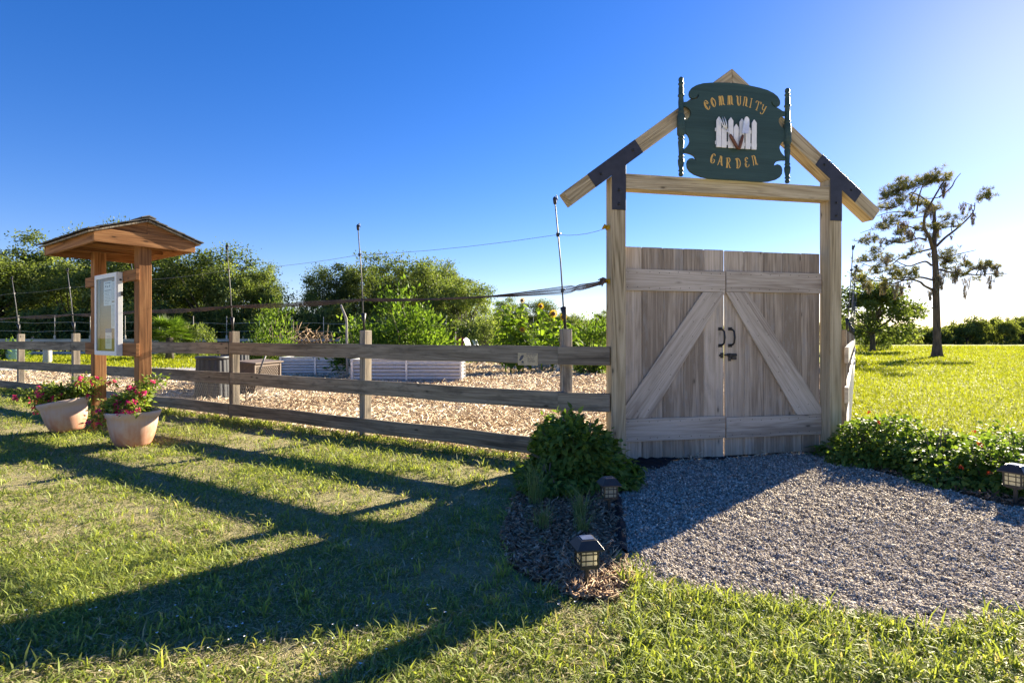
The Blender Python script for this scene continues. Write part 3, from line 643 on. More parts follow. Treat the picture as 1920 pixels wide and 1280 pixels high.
def smooth(pts, k=7):
    out = []; n = len(pts)
    for i in range(n-1):
        p0, p1, p2, p3 = (np.array(pts[max(i-1, 0)]), np.array(pts[i]), np.array(pts[i+1]), np.array(pts[min(i+2, n-1)]))
        for j in range(k):
            t = j/k; out.append(.5*((2*p1)+(-p0+p2)*t+(2*p0-5*p1+4*p2-p3)*t*t+(-p0+3*p1-3*p2+p3)*t**3))
    out.append(np.array(pts[-1])); return out
def letter(m, ch, cx, cy, hgt, rot, d0):
    c, s_ = math.cos(rot), math.sin(rot); a0 = len(m.v)
    for si, st in enumerate(GL[ch]):
        q = smooth(st); nib = np.array([math.cos(.35), math.sin(.35)])*.048; dd = d0-.00025*si
        q = [np.array([(p[0]-.30)*.86, p[1]-.5]) for p in q]
        for i in range(len(q)-1):
            dr = q[i+1]-q[i]; L = np.linalg.norm(dr)
            if L < 1e-6: continue
            nn = np.array([-dr[1], dr[0]])/L
            wd = .022+.030*abs(nn @ np.array([math.cos(.3), math.sin(.3)]))
            e = dr/L*.012
            cs = [q[i]-e+nn*wd, q[i]-e-nn*wd, q[i+1]+e-nn*wd, q[i+1]+e+nn*wd]
            b = len(m.v)
            for p in cs:
                x, y = p*hgt; m.v.append(G(cx+x*c-y*s_, cy+x*s_+y*c, dd-.00002*(i % 9)))
            m.face([b, b+1, b+2, b+3], [(0, 0)]*4, .5)
word = MB()
for ch, x, y, r in (('C', 452, 414, 28), ('O', 518, 384, 16), ('M', 597, 370, 8), ('M', 684, 366, 2), ('U', 772, 370, -2), ('N', 842, 379, -8), ('I', 902, 395, -12), ('T', 961, 420, -18), ('Y', 1017, 458, -26)):
    s, z = Z2(x, y, DS); letter(word, ch, s, z, .088, R(r+3), DS-.0012)
word.build('lettering', M['gold'], sign)
word = MB()
for ch, x, y, r in (('G', 514, 945, -14), ('A', 590, 968, -8), ('R', 669, 990, -3), ('D', 766, 994, 3), ('E', 853, 984, 8), ('N', 932, 964, 13)):
    s, z = Z2(x, y, DS); letter(word, ch, s, z, .092, R(r+3), DS-.0012)
word.build('lettering', M['gold'], sign)
pk = thing('picket_ornament', 'small white picket fence mounted in the middle of the green sign', 'ornament', G(SC, 3.05, DS))
m = MB()
for xs, tops in ((575, 525), (628, 612), (694, 533), (748, 600), (806, 545), (866, 612), (928, 555)):
    bot = 830+(xs-565)*.07; hw = 24
    q = [Z2(xs-hw, bot, DS-.02), Z2(xs+hw, bot+2, DS-.02), Z2(xs+hw+2, tops+36, DS-.02), Z2(xs+2, tops, DS-.02), Z2(xs-hw+2, tops+34, DS-.02)]
    m.prism(q, lambda s, z, d: G(s, z, DS-.022+d), .012, .5)
m.build('pickets', M['white_paint'], pk, .0015)
m = MB()
for yy in (655, 785):
    a, b = Z2(540, yy, DS-.01), Z2(955, yy+28, DS-.01); m.beam(G(a[0], a[1], DS-.006), G(b[0], b[1], DS-.006), UP, .008, .032)
m.build('picket_rail', M['white_paint'], pk, .001)
def tool(name, label, h0, h1, neck):
    t = thing(name, label, 'garden tool', G(*Z2(*h1, DS-.05), DS-.045))
    m = MB(); a, b, c = [G(*Z2(*p, DS-.045), DS-.045) for p in (h0, h1, neck)]
    m.tube([a, a.lerp(b, .12), a.lerp(b, .5), a.lerp(b, .85), b], [.010, .0145, .016, .0145, .010], 10); m.build('handle', M['tool_wood'], t)
    return t, a, c
t, a, c = tool('hand_fork', 'hand fork with a brown handle crossing the picket ornament on the left', (685, 705), (768, 852), (655, 655))
m = MB(); m.tube([a, c], .006, 8)
for pts in (((655, 655), (615, 620), (600, 575), (578, 545)), ((655, 655), (632, 615), (618, 570), (612, 530)), ((655, 655), (650, 610), (640, 565), (630, 528))):
    m.tube([G(*Z2(*p, DS-.05), DS-.045-.01*math.sin(i)) for i, p in enumerate(pts)], [.0055, .005, .004, .002], 6)
m.build('tines', M['steel'], t)
t, a, c = tool('hand_trowel', 'bright hand trowel with a brown handle crossing the picket ornament on the right', (815, 712), (778, 855), (832, 680))
m = MB(); m.tube([a, c], .006, 8)
bl = [(803, 692), (866, 700), (878, 600), (876, 555), (862, 533), (846, 527), (832, 540), (822, 580)]
ct = G(*Z2(846, 620, DS-.05), DS-.040); b = len(m.v)
for p in bl: m.v.append(G(*Z2(*p, DS-.05), DS-.056))
m.v.append(ct); m.v.append(ct+GD*.004)
for i in range(8): m.face([b+i, b+(i+1) % 8, b+8], [(0, 0)]*3, .5, True)
m.build('blade', M['steel'], t)

# ------------------------------------------------------------------ board fences
FN = V(-FD.y, FD.x)                                # left fence: normal; make it point to the camera side
if FN.y > 0: FN = -FN
RN = V(RD.y, -RD.x)                                # right fence: outward normal (towards the field)
def v3(p, z=0): return V(p.x, p.y, z)
fence = thing('board_fence', 'weathered three-board fence running from the notice kiosk side to the gateway', 'fence', v3(fl(5.4)))
PT = [0, 2.697, 5.38, 7.98, 10.6, 13.33, 16.0, 18.7]
FD3, FN3 = v3(FD), v3(FN)
for i, t in enumerate(PT):
    m = MB(); h = 1.29+random.uniform(-.01, .01)
    m.box(v3(fl(t), h/2)-FN3*.02, FD3 if i else GU, FN3 if i else GD, UP+FD3*random.uniform(-.012, .012), (.092, .115, h), random.random()); m.build('fence_post', M['fence_post'], fence, .006)
RZ = ((1.117, .945), (.685, .515), (.232, .068))
for r, (zt, zb) in enumerate(RZ):
    cuts = [0] + ([5.40, 10.62, 16.02, 18.8] if r != 1 else [5.38, 10.6, 16.0, 18.8])
    for i in range(len(cuts)-1):
        a, b = cuts[i], cuts[i+1]; m = MB()
        # long boards sag a little: three joined spans of one plank
        n_ = 8; za = random.uniform(-.008, .008)
        st = len(m.v); ofs = random.uniform(0, 30)
        for k in range(n_+1):
            t = a+.004+(b-a-.008)*k/n_; dz = .004*math.sin(k*1.7+r*2+i)+(.012*(t/5) if t < 6 else .014-.002*(t-6))
            wob = .004*math.sin(k*2.3+i)
            for (dn, zz) in ((.060, zt), (.060, zb), (.022, zb), (.022, zt)):
                m.v.append(v3(fl(t))+FN3*(dn+wob)+UP*(zz+dz+.003*math.sin(k*3.1+zz*9)))
        for k in range(n_):
            for q in range(4):
                q2 = (q+1) % 4; A = st+k*4; u0, u1 = ofs+(b-a)*k/n_, ofs+(b-a)*(k+1)/n_; v0 = q*.5; dv = .172 if q % 2 == 0 else .038
                m.face([A+q, A+q2, A+4+q2, A+4+q], [(u0, v0), (u0, v0+dv), (u1, v0+dv), (u1, v0)], .5)
        m.face([st+3, st+2, st+1, st], [(0, 0), (.17, 0), (.17, .04), (0, .04)], .3); e = st+n_*4; m.face([e, e+1, e+2, e+3], [(0, 0), (.17, 0), (.17, .04), (0, .04)], .3)
        m.t = [random.uniform(.2, .8)]*len(m.f); m.build('board', M['fence_wood'], fence, .004)
# short boards butting into the gateway post
ca, cb = V(.435, 5.345, 0), V(.905, 5.222, 0); cd_ = (cb-ca).normalized(); cn = V(cd_.y, -cd_.x, 0)
for zt, zb in RZ:
    m = MB(); m.box((ca+cb)/2+UP*((zt+zb)/2), cd_, cn, UP, ((cb-ca).length, .038, zt-zb), random.uniform(.35, .6)); m.build('board', M['fence_wood'], fence, .004)
# hexagonal wire behind the lower half
def hexwire(o, d, L, z0, z1, cell=.052, rad=.0009):
    segs = []; hh = cell*.866; nz = int((z1-z0)/hh); nx = int(L/cell)
    for j in range(nz+1):
        z = z0+j*hh; sh = (j % 2)*.5
        for i in range(nx):
            x = (i+sh)*cell
            segs.append((x, z, x, z+hh*.45)); segs.append((x, z+hh*.45, x+cell/2, z+hh)); segs.append((x, z+hh*.45, x-cell/2, z+hh))
    s = np.array(segs); o = np.array(o); d = np.array(d)
    A = o+d*s[:, [0]]+np.array([0, 0, 1.])*s[:, [1]]; Bp = o+d*s[:, [2]]+np.array([0, 0, 1.])*s[:, [3]]
    D = unit(Bp-A); nrm = unit(np.cross(D, np.array([0.3, .2, .1]))); q = np.cross(D, nrm)
    P = [A+(nrm*math.cos(a)+q*math.sin(a))*rad for a in (0, 2.09, 4.19)]+[Bp+(nrm*math.cos(a)+q*math.sin(a))*rad for a in (0, 2.09, 4.19)]
    return np.stack(P, 1), [(0, 1, 4, 3), (1, 2, 5, 4), (2, 0, 3, 5)]
Pw, Tw = hexwire(v3(fl(4.2))+FN3*.016, FD3, 10.0, .05, .66); bulk('wire_mesh', Pw, Tw, np.ones(len(Pw)), M['mesh_wire'], fence)

# right-hand fence running away along the field
fence2 = thing('board_fence', 'sunlit board fence running away along the field edge right of the gateway', 'fence', v3(rl(10)))
RD3, RN3 = v3(RD), v3(RN); RT = [.35+2.7*i for i in range(11)]
for t in RT:
    m = MB(); h = 1.29; m.box(v3(rl(t), h/2)-RN3*.02, RD3, RN3, UP, (.092, .115, h), random.random()); m.build('fence_post', M['fence_post'], fence2, .006)
for (zt, zb) in RZ:
    for i in range(0, len(RT)-1, 2):
        a, b = RT[i]-(.3 if i == 0 else 0), RT[min(i+2, len(RT)-1)]; m = MB(); z = (zt+zb)/2+random.uniform(-.02, .02)
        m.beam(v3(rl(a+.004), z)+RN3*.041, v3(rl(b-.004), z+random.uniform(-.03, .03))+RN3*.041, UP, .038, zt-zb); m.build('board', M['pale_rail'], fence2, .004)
Pw, Tw = hexwire(v3(rl(.2))+RN3*.064, RD3, 9.0, .03, .62, .06); bulk('wire_mesh', Pw, Tw, np.ones(len(Pw)), M['mesh_wire'], fence2)

# far boundary fence
fence3 = thing('board_fence', 'pale far fence along the foot of the oak trees', 'fence', (-18, 41, 0))
p0, p1 = V(-44, 37.5, 0), V(5, 44.5, 0); d_ = (p1-p0).normalized(); n_ = V(d_.y, -d_.x, 0); Lf = (p1-p0).length
for i in range(19):
    p = p0+d_*(Lf*i/18); m = MB(); m.box(p+UP*.64, d_, n_, UP, (.1, .1, 1.28), random.random()); m.build('fence_post', M['fence_post'], fence3)
for zt, zb in ((1.12, .93), (.68, .5), (.25, .07)):
    m = MB(); m.box((p0+p1)/2+UP*((zt+zb)/2)+n_*.075, d_, n_, UP, (Lf, .05, zt-zb), .6); m.build('board', M['pale_rail'], fence3)
far_rods = MB()
for i in range(22):
    p = p0+d_*(Lf*(i+.5)/22)
    far_rods.tube([p+UP*1.1, p+UP*2.75], .022, 5); far_rods.box(p+UP*1.22, d_, n_, UP, (.10, .10, .3))
for z in (2.25, 1.65): far_rods.tube([p0+d_*(Lf*k/40)+UP*(z+.05*math.sin(k*1.9)) for k in range(41)], .014, 4)
far_rods.build('rods_and_wire', M['pale_rail'], fence3)

# ------------------------------------------------------------------ rods on the fence posts, wire and bundled netting
where = ['beside the gateway', 'at the middle of the fence', 'above the dark compost bin', 'directly behind the kiosk post', 'just left of the notice kiosk', 'farthest left on the near fence', '', '']
tops = {0: (1040, 372), 1: (671, 423), 2: (425, 461), 3: (245, 487), 4: (126, 505), 5: (22, 520)}
def rod(t, base, top, label, group):
    r = thing('fence_rod', label, 'fence rod', base, group)
    m = MB(); m.tube([base-UP*.12, base.lerp(top, .5)+V(.006, 0, 0), top], [.0085, .0075, .006], 7); m.build('shaft', M['rod'], r)
    m = MB(); d = (top-base).normalized()
    m.tube([base-UP*.02, base+d*.10, base+d*.2, base+d*.21], [.012, .016, .034, .008], 8); m.build('socket', M['black_plastic'], r)
    m = MB(); m.tube([top-d*.06, top-d*.05, top, top+d*.015], [.008, .016, .019, .008], 8); m.tube([top+d*.01, top+d*.03+V(.02, 0, 0), top-d*.02+V(.026, 0, 0)], .005, 5); m.build('cap', M['black_plastic'], r)
    for f in (.29, .72):
        m = MB(); p = base.lerp(top, f); m.box(p, V(1, 0, 0), V(0, 1, 0), d, (.026, .03, .035)); m.tube([p, p+V(.03, -.02, .01)], .006, 5)
        m.build('clip', M['black_plastic'], r)
    return r
RODTOP = {}
for i, t in enumerate(PT[:6]):
    b = v3(fl(t), 1.29); tp = at(*tops[i], (b.y)); RODTOP[i] = (b, tp)
    rod(t, b, tp, 'slim grey rod leaning on the fence post '+where[i], 'rods standing on the near fence posts')
for i, t in enumerate(RT[1:9]):
    b = v3(rl(t), 1.29); tp = b+V(.10+.05*math.sin(i*2), 0, 1.3)
    rod(t, b, tp, 'nearest rod on the field-side fence, right of the gateway' if i == 0 else 'thin rod in the row along the field-side fence behind the gateway', 'rods along the field-side fence')
# top wire and the netting bundled along the rods
wl = thing('fence_wire', 'thin single wire strung high from the gateway post along the rods', 'wire', G(0, 2.2, .07))
m = MB(); hi = [G(-.01, 2.225, .07)]+[RODTOP[i][0].lerp(RODTOP[i][1], .72) for i in range(6)]+[v3(fl(18.7), 2.2)]
pts = []
for a, b in zip(hi, hi[1:]):
    for k in range(5): p = a.lerp(b, k/5); p.z -= .03*4*(k/5)*(1-k/5); pts.append(p)
m.tube(pts+[hi[-1]], .0026, 4); m.build('strand', M['wire'], wl)
m = MB(); m.tube([G(0, 2.225, .07), G(-.05, 2.228, .07), G(-.062, 2.21, .07)], [.014, .016, .008], 7); m.box(G(-.012, 2.225, .07), GU, GD, UP, (.02, .06, .035)); m.tube([G(-.03, 2.23, .05), G(-.05, 2.25, .06)], .008, 5)
m.build('insulator', M['petal'], wl)
net = thing('bird_netting', 'dark netting gathered into a loose band along the rods, tied to the gateway post', 'netting', G(0, 1.72, .07))
lo = [G(-.02, 1.725, .06)]+[RODTOP[i][0].lerp(RODTOP[i][1], .29) for i in range(6)]+[v3(fl(18.7), 1.6)]
bigz = [0, .0, .0, .02, 0, 0, -.03, -.02]
for s in range(9):
    m = MB(); pts = []; q = s-4
    for j, (a, b) in enumerate(zip(lo, lo[1:])):
        for k in range(10):
            f = k/10; p = a.lerp(b, f)
            sp = (.0028+.0058*abs(math.sin(3.14*f))) if j > 1 else (.0022+.0072*f**.8 if j == 0 else max(.0018, .009*(1-f*2.6))+(.006*(f-.45) if f > .45 else 0))
            p.z += q*sp*(1 if (j+k) % 7 else .6)-(.10 if j else .03)*f*(1-f)*(1+.3*math.sin(j*2.1))
            p += V(0, .012*math.sin(k*1.3+s*2+j), 0); pts.append(p)
    m.tube(pts+[lo[-1]], .0022+.0008*(s % 3), 5); m.build('strand', M['net'], net)
m = MB()
for k in range(9):
    a = G(-.02+random.uniform(-.02, .01), 1.725+random.uniform(-.02, .02), .06); b = G(-.09+random.uniform(-.04, .02), 1.73+random.uniform(-.06, .05), .05+random.uniform(-.03, .03)); m.tube([a, a.lerp(b, .5)+UP*.02, b], [.009, .012, .004], 5)
m.build('tied_end', M['net'], net)
m = MB(); m.box(G(-.008, 1.725, .06), GU, GD, UP, (.016, .05, .04)); m.tube([G(-.01, 1.725, .06), G(-.04, 1.735, .05)], .010, 6); m.build('hook', M['petal'], net)

# ------------------------------------------------------------------ warning sign screwed to the top board
def FB(x, y):                                     # photo pixel onto the front of the left fence
    o = fl(0)+FN*.0665; k = (x-CX)/F; t = (k*o.y-o.x)/(FD.x-k*FD.y); return t, CH+(HY-y)*(o.y+FD.y*t)/F
def F3(t, z, d=0): return v3(fl(t), z)+FN3*(.0665+d)
ws = thing('warning_sign', 'small tan warning plate with a black insect picture on the top fence board', 'sign', F3(*FB(990, 672)))
(t0, z0), (t1, z1) = FB(971, 661.5), FB(1008.3, 684.5)
zt_, zb_ = z0+.002, z1-.004
m = MB(); m.box(F3((t0+t1)/2, (zt_+zb_)/2), FD3, FN3, UP, (abs(t1-t0), .003, zt_-zb_), .5); m.build('plate', plain('tan_plate', (.50, .40, .24), rough=.6, var=.1, scale=20), ws, .001)
def W(u, v): return t0+(t1-t0)*u, zb_+(zt_-zb_)*v
def text_on(txt, size, org, ex, ey, name, m, parent, bold=0):
    c = bpy.data.curves.new(name, 'FONT'); c.body = txt; c.size = 1; c.offset = bold
    o = bpy.data.objects.new(name, c); COL.objects.link(o); bpy.context.view_layer.update()
    me = bpy.data.meshes.new_from_object(o.evaluated_get(bpy.context.evaluated_depsgraph_get())); bpy.data.objects.remove(o); bpy.data.curves.remove(c)
    co = np.zeros(len(me.vertices)*3); me.vertices.foreach_get('co', co); co = co.reshape(-1, 3); wid = co[:, 0].max()-co[:, 0].min(); k = size/wid
    ex, ey, org = np.array(ex), np.array(ey), np.array(org)
    P = org+(co[:, [0]]-co[:, 0].min())*k*ex+co[:, [1]]*k*ey; me.vertices.foreach_set('co', P.reshape(-1)); me.update(); me.materials.clear()
    return link(name, me, m, parent)
a = W(.42, .83)
text_on('WARNING!', abs(t1-t0)*.54, F3(*a, .0022), -FD3, UP, 'heading', M['ink'], ws, .02)
m = MB()
for v_, us in ((.74, ((.43, .53), (.57, .67), (.71, .90))), (.62, ((.50, .58), (.61, .72), (.76, .84))), (.52, ((.50, .64), (.68, .80))), (.40, ((.48, .60), (.63, .86))), (.31, ((.49, .70), (.73, .86)))):
    for u0, u1 in us:
        k = max(2, int((u1-u0)/.028))
        for i in range(k):
            ua = u0+(u1-u0)*i/k; c_ = W(ua+.011, v_); m.box(F3(c_[0], c_[1], .0022), FD3, FN3, UP, (.0042, .0006, .0075*random.uniform(.7, 1)), .5)
m.build('small_print', M['ink'], ws)
m = MB()
for pts in ([(.06, .40), (.14, .36), (.24, .52), (.31, .72), (.27, .84), (.22, .80), (.15, .74), (.11, .56)], [(.19, .22), (.25, .16), (.31, .20), (.30, .32), (.24, .36), (.19, .30)]):
    m.prism([W(*p) for p in pts], lambda s, z, d: F3(s, z, .0017+d), .0008, .5)
for p, q in (((.22, .78), (.20, .9)), ((.28, .78), (.31, .86)), ((.36, .82), (.40, .88)), ((.06, .82), (.11, .76)), ((.05, .62), (.09, .66)), ((.33, .66), (.37, .64)), ((.13, .12), (.34, .10)), ((.34, .42), (.39, .40)), ((.14, .30), (.10, .28))):
    m.tube([F3(*W(*p), .0022), F3(*W(*q), .0022)], .0018, 4)
m.build('picture', M['ink'], ws)

# ------------------------------------------------------------------ notice kiosk
KL = V(-5.47, 7.48, 0); KK = V(.797, -.604, 0); KM = V(-.604, -.797, 0)
def K(t, e, z): return KL+KK*t+KM*e+UP*z
KS = 1.456
kiosk = thing('notice_kiosk', 'brown timber notice kiosk on two square posts under a small gabled roof', 'kiosk', K(KS/2, 0, 0))
for t in (0, KS):
    m = MB(); m.box(K(t, 0, 1.20), KK, KM, UP, (.14, .135, 2.42), .35 if t else .6); m.build('post', M['kiosk'], kiosk, .006, 2)
T0, T1, E = -.16, KS+.10, .50
for e in (-E, E):
    m = MB(); m.box(K((T0+T1)/2, e, 2.318), KK, KM, UP, (T1-T0, .038, .150), .55+.2*(e > 0)); m.build('fascia', M['kiosk'], kiosk, .003)
for t in (T0, T1):
    m = MB(); m.box(K(t+(.020 if t == T1 else -.020), 0, 2.318), KM, KK, UP, (2*E+.042, .038, .150), .75 if t == T1 else .4); m.build('fascia', M['kiosk'], kiosk, .003)
    m = MB(); tt = t-.002 if t == T1 else t-.02
    for sg in (-1, 1):
        m.prism([(0.001*sg, 2.395), (sg*(E-.02), 2.395), (sg*(E-.02), 2.402), (0.001*sg, 2.538)], lambda e, z, d: K(tt+d, e, z), .022, .3 if sg > 0 else .5)
    m.build('gable', M['kiosk'], kiosk, .002)
for t in (.35, KS-.35, KS/2):
    m = MB(); m.box(K(t, 0, 2.33), KM, KK, UP, (2*E-.05, .038, .09), .2); m.build('ceiling_joist', M['kiosk'], kiosk)
for t in (-.14, .14):
    pass
for sg in (-1, 1):
    m = MB(); rise = (2.562-2.385)/(E+.01); n_r = 6
    tlo, thi = T0-.09, T1+.085
    for r in range(n_r):                          # courses of grey shakes, each over the one below
        f0, f1 = r/n_r, (r+1)/n_r+.03
        e0, e1 = (E+.10)*(1-f0), (E+.10)*(1-min(f1, 1)); 
        x = tlo
        while x < thi:
            wv = random.uniform(.09, .17); x1 = min(x+wv, thi); j = random.uniform(-.012, .012)
            za = 2.567-rise*(e0+j)+.012; zb2 = 2.567-rise*e1+.004
            b = len(m.v); A = [(x+.002, e0+j, za+.004), (x1-.002, e0+j, za+.004+random.uniform(-.003, .004)), (x1-.002, e1, zb2+.006), (x+.002, e1, zb2+.006)]
            for p in A: m.v.append(K(p[0], sg*p[1], p[2]))
            for p in A: m.v.append(K(p[0], sg*p[1], p[2]-.012))
            off = random.random()*9; tn = random.random()
            for ids in ((0, 1, 2, 3), (7, 6, 5, 4), (1, 0, 4, 5), (2, 1, 5, 6), (3, 2, 6, 7), (0, 3, 7, 4)):
                m.face([b+q for q in ids], [(off+(q in (2, 3, 6, 7))*.2, off+(q in (1, 2, 5, 6))*wv) for q in ids], tn)
            x = x1
    m.build('roof_slope', M['shingle'], kiosk)
    m = MB(); m.prism([(E+.075, 2.563-rise*(E+.075)-.012), (0.004, 2.563-.012), (0.004, 2.563-.03), (E+.075, 2.563-rise*(E+.075)-.03)], lambda e, z, d: K(tlo+.02+d, sg*e, z), thi-tlo-.04, .3, g=(0, 1)); m.build('roof_deck', M['fence_post'], kiosk)
m = MB()
x = T0-.09
while x < T1+.08:
    wv = random.uniform(.14, .2); x1 = min(x+wv, T1+.085)
    for sg in (-1, 1): m.prism([(0, 2.590), (sg*.075, 2.567), (sg*.075, 2.578), (0, 2.604)], lambda e, z, d: K(x+.002+d, e, z+random.uniform(0, .004)), x1-x-.004)
    x = x1
m.build('ridge_cap', M['shingle'], kiosk)
for z0, z1 in ((1.86, 1.985), (.985, 1.135)):
    m = MB(); m.box(K(KS/2-.02, .0895, (z0+z1)/2), KK, KM, UP, (KS+.24, .038, z1-z0), .3); m.build('crossbar', M['kiosk'], kiosk, .003)
# locked display case on the crossbars
CT0, CT1, CZ0, CZ1, CE0, CE1 = .44, 1.17, .985, 1.975, .1105, .176
case = thing('display_case', 'grey aluminium notice case with a glass door between the kiosk posts', 'notice case', K((CT0+CT1)/2, CE0, CZ0))
def cbox(m, t0, t1, z0, z1, e0, e1, tone=.5): m.box(K((t0+t1)/2, (e0+e1)/2, (z0+z1)/2), KK, KM, UP, (t1-t0, e1-e0, z1-z0), tone)
m = MB(); cbox(m, CT0, CT0+.012, CZ0, CZ1, CE0, CE1-.016); cbox(m, CT1-.012, CT1, CZ0, CZ1, CE0, CE1-.016)
cbox(m, CT0+.012, CT1-.012, CZ0, CZ0+.012, CE0, CE1-.016); cbox(m, CT0+.012, CT1-.012, CZ1-.012, CZ1, CE0, CE1-.016); m.build('casing', M['case'], case, .002)
m = MB(); cbox(m, CT0+.012, CT1-.012, CZ0+.012, CZ1-.012, CE0+.002, CE0+.012); m.build('backing', M['cork'], case)
m = MB(); fw = .055
cbox(m, CT0+.003, CT0+fw, CZ0+.003, CZ1-.003, CE1-.015, CE1); cbox(m, CT1-fw, CT1-.003, CZ0+.003, CZ1-.003, CE1-.015, CE1)
cbox(m, CT0+fw, CT1-fw, CZ0+.003, CZ0+fw, CE1-.015, CE1); cbox(m, CT0+fw, CT1-fw, CZ1-fw, CZ1-.003, CE1-.015, CE1)
dr = m.build('door', M['case'], case, .002)
m = MB(); cbox(m, CT0+fw-.004, CT1-fw+.004, CZ0+fw-.004, CZ1-fw+.004, CE1-.010, CE1-.007); m.build('pane', M['glass'], dr)
m = MB(); fx = Matrix((KM, UP, KK)).transposed(); m.lathe([(.012, 0), (.012, .006), (.006, .009)], K(CT1, (CE0+CE1)/2-.01, 1.885), 10, fx, closed=True); m.box(K(CT1+.004, CE0+.01, 1.72), KM, KK, UP, (.018, .008, .05)); m.build('lock', M['black_plastic'], case)
def poster(label, u0, v0, u1, v1, kind):
    a, b = CT0+(u0-25)/295*.73, CT0+(u1-25)/295*.73
    zt2, zb2 = CZ1-(v0-100)/1075*.985, CZ1-(v1-100)/1075*.985
    p = thing('notice', label, 'poster', K((a+b)/2, CE0+.014, zb2))
    m = MB(); cbox(m, a, b, zb2, zt2, CE0+.0135, CE0+.015); m.build('sheet', M['paper'], p)
    e = CE0+.0154; m = MB(); w_ = b-a; h_ = zt2-zb2
    def bar(x0, x1, y, hh): cbox(m, a+w_*x0, a+w_*x1, zt2-h_*y-hh, zt2-h_*y, e-.0004, e+.0006)
    if kind == 0:
        bar(.15, .85, .06, .010)
        for i, x in enumerate((.2, .45, .7)): bar(x, x+.12, .17+.02*(i == 1), .022)
        bar(.12, .9, .36, .010)
        for i in range(9): bar(.12, random.uniform(.6, .9), .44+i*.06, .0045)
    elif kind == 1:
        for i in range(14): bar(.08, random.uniform(.4, .58), .06+i*.065, .004)
        cbox(m, a+w_*.68, a+w_*.9, zb2+h_*.2, zb2+h_*.82, e-.0004, e+.0006)
    elif kind == 2:
        cbox(m, a+w_*.62, a+w_*.72, zt2-.03, zt2-.015, e-.0004, e+.0006)
        for i in range(18): bar(.12, random.uniform(.5, .9), .09+i*.048, .0035)
        cbox(m, a+w_*.6, a+w_*.72, zb2+.005, zb2+.02, e-.0004, e+.0006)
    else:
        for i in range(6): bar(.2, random.uniform(.6, .9), .36+i*.07, .004)
    m.build('print', M['ink'], p)
    if kind == 3:
        m = MB(); cbox(m, a, b, zt2-h_*.2, zt2, e-.0004, e+.0006); m.build('header', M['blue_ink'], p)
poster('white notice with a bold heading at the upper left of the case', 90, 190, 196, 515, 0)
poster('white notice with a dark picture strip at the upper right of the case', 200, 205, 305, 460, 1)
poster('long white typed notice pinned at the middle right of the case', 190, 480, 300, 822, 2)
poster('white leaflet with a blue header at the bottom of the case', 112, 822, 196, 1095, 3)

# ------------------------------------------------------------------ flower pots
def make_pot(x, y, label, tilt, seed, plabel):
    rot = Matrix.Rotation(tilt, 3, 'Y')
    p = thing('flower_pot', label, 'pot', (x, y, 0)); c = V(x, y, .012 if tilt else 0)
    KR, KZ = .86, 1.06
    prof = [(.165, .0), (.185, .006), (.205, .03), (.238, .10), (.262, .18), (.276, .255), (.281, .30), (.288, .305), (.300, .318), (.313, .345), (.316, .362), (.308, .370), (.292, .366), (.276, .335), (.266, .29)]
    prof = [(a*KR, b*KZ) for a, b in prof]; m = MB(); m.lathe(prof, c, 40, rot); m.build('bowl', M['pot'], p)
    m = MB(); m.lathe([(.262*KR, .295*KZ), (.18*KR, .305*KZ), (.08*KR, .315*KZ), (.001, .318*KZ)], c, 20, rot); m.build('soil', M['soil'], p)
    rr = random.Random(seed); nr = np.random.default_rng(seed)
    b = thing('bougainvillea', plabel, 'plant', (x, y, .3)); stems = MB(); lp, ld, fp = [], [], []
    ends = ENDS[seed]; base = c+rot @ V(0, 0, .31)
    for ex_, ez in ends:
        tip = V(x+ex_+rr.uniform(-.02, .02), y+rr.uniform(-.26, .26), ez)
        s0 = base+V(rr.uniform(-.05, .05), rr.uniform(-.05, .05), 0); mid = s0.lerp(tip, .5)+V(0, 0, .10+rr.uniform(0, .05))
        pts = [s0, s0.lerp(mid, .5)+V(0, 0, .03), mid, mid.lerp(tip, .5)+V(0, 0, .025), tip]; sp = [Vector(q) for q in smooth([tuple(q) for q in pts], 4)]
        stems.tube(sp, [.007-.005*i/len(sp) for i in range(len(sp))], 5)
        for i, q in enumerate(sp):
            if i < 3: continue
            for _ in range(12):
                o = V(rr.gauss(0, .034), rr.gauss(0, .05), rr.gauss(0, .03)); lp.append(q+o); ld.append(o.normalized()+V(rr.uniform(-.6, .6), rr.uniform(-.6, .6), rr.uniform(-.5, .4)))
        if rr.random() < .85: fp.append(sp[-1]+V(0, -.02, .012))
        if rr.random() < .6: fp.append(sp[-5]+V(rr.uniform(-.05, .05), -.05, .03))
        if rr.random() < .6: fp.append(sp[-1]+V(rr.uniform(-.06, .06), -.04, -.02))
    stems.build('stem', M['twig'], b)
    n = len(lp); N = rdir(n); N[:, 2] = np.abs(N[:, 2])+.7
    q, T = leaves(np.array([tuple(v) for v in lp]), np.array([tuple(v) for v in ld]), N, nr.uniform(.028, .055, n), nr.uniform(.018, .03, n), .18, True)
    bulk('foliage', q, T, nr.uniform(0, 1, n), M['potleaf'], b)
    fq, ft = [], []
    for f in fp:
        for k in range(rr.randint(12, 20)):
            d = np.array([rr.gauss(0, 1), rr.gauss(0, 1), rr.gauss(.35, .7)]); d /= np.linalg.norm(d); fq.append((tuple(f+V(*(d*.007))), d)); ft.append(rr.uniform(0, 1))
    n = len(fq); q, T = leaves(np.array([a for a, _ in fq]), np.array([d for _, d in fq]), rdir(n), nr.uniform(.022, .036, n), nr.uniform(.02, .03, n), .2, True)
    bulk('blossoms', q, T, ft, M['bract'], b)
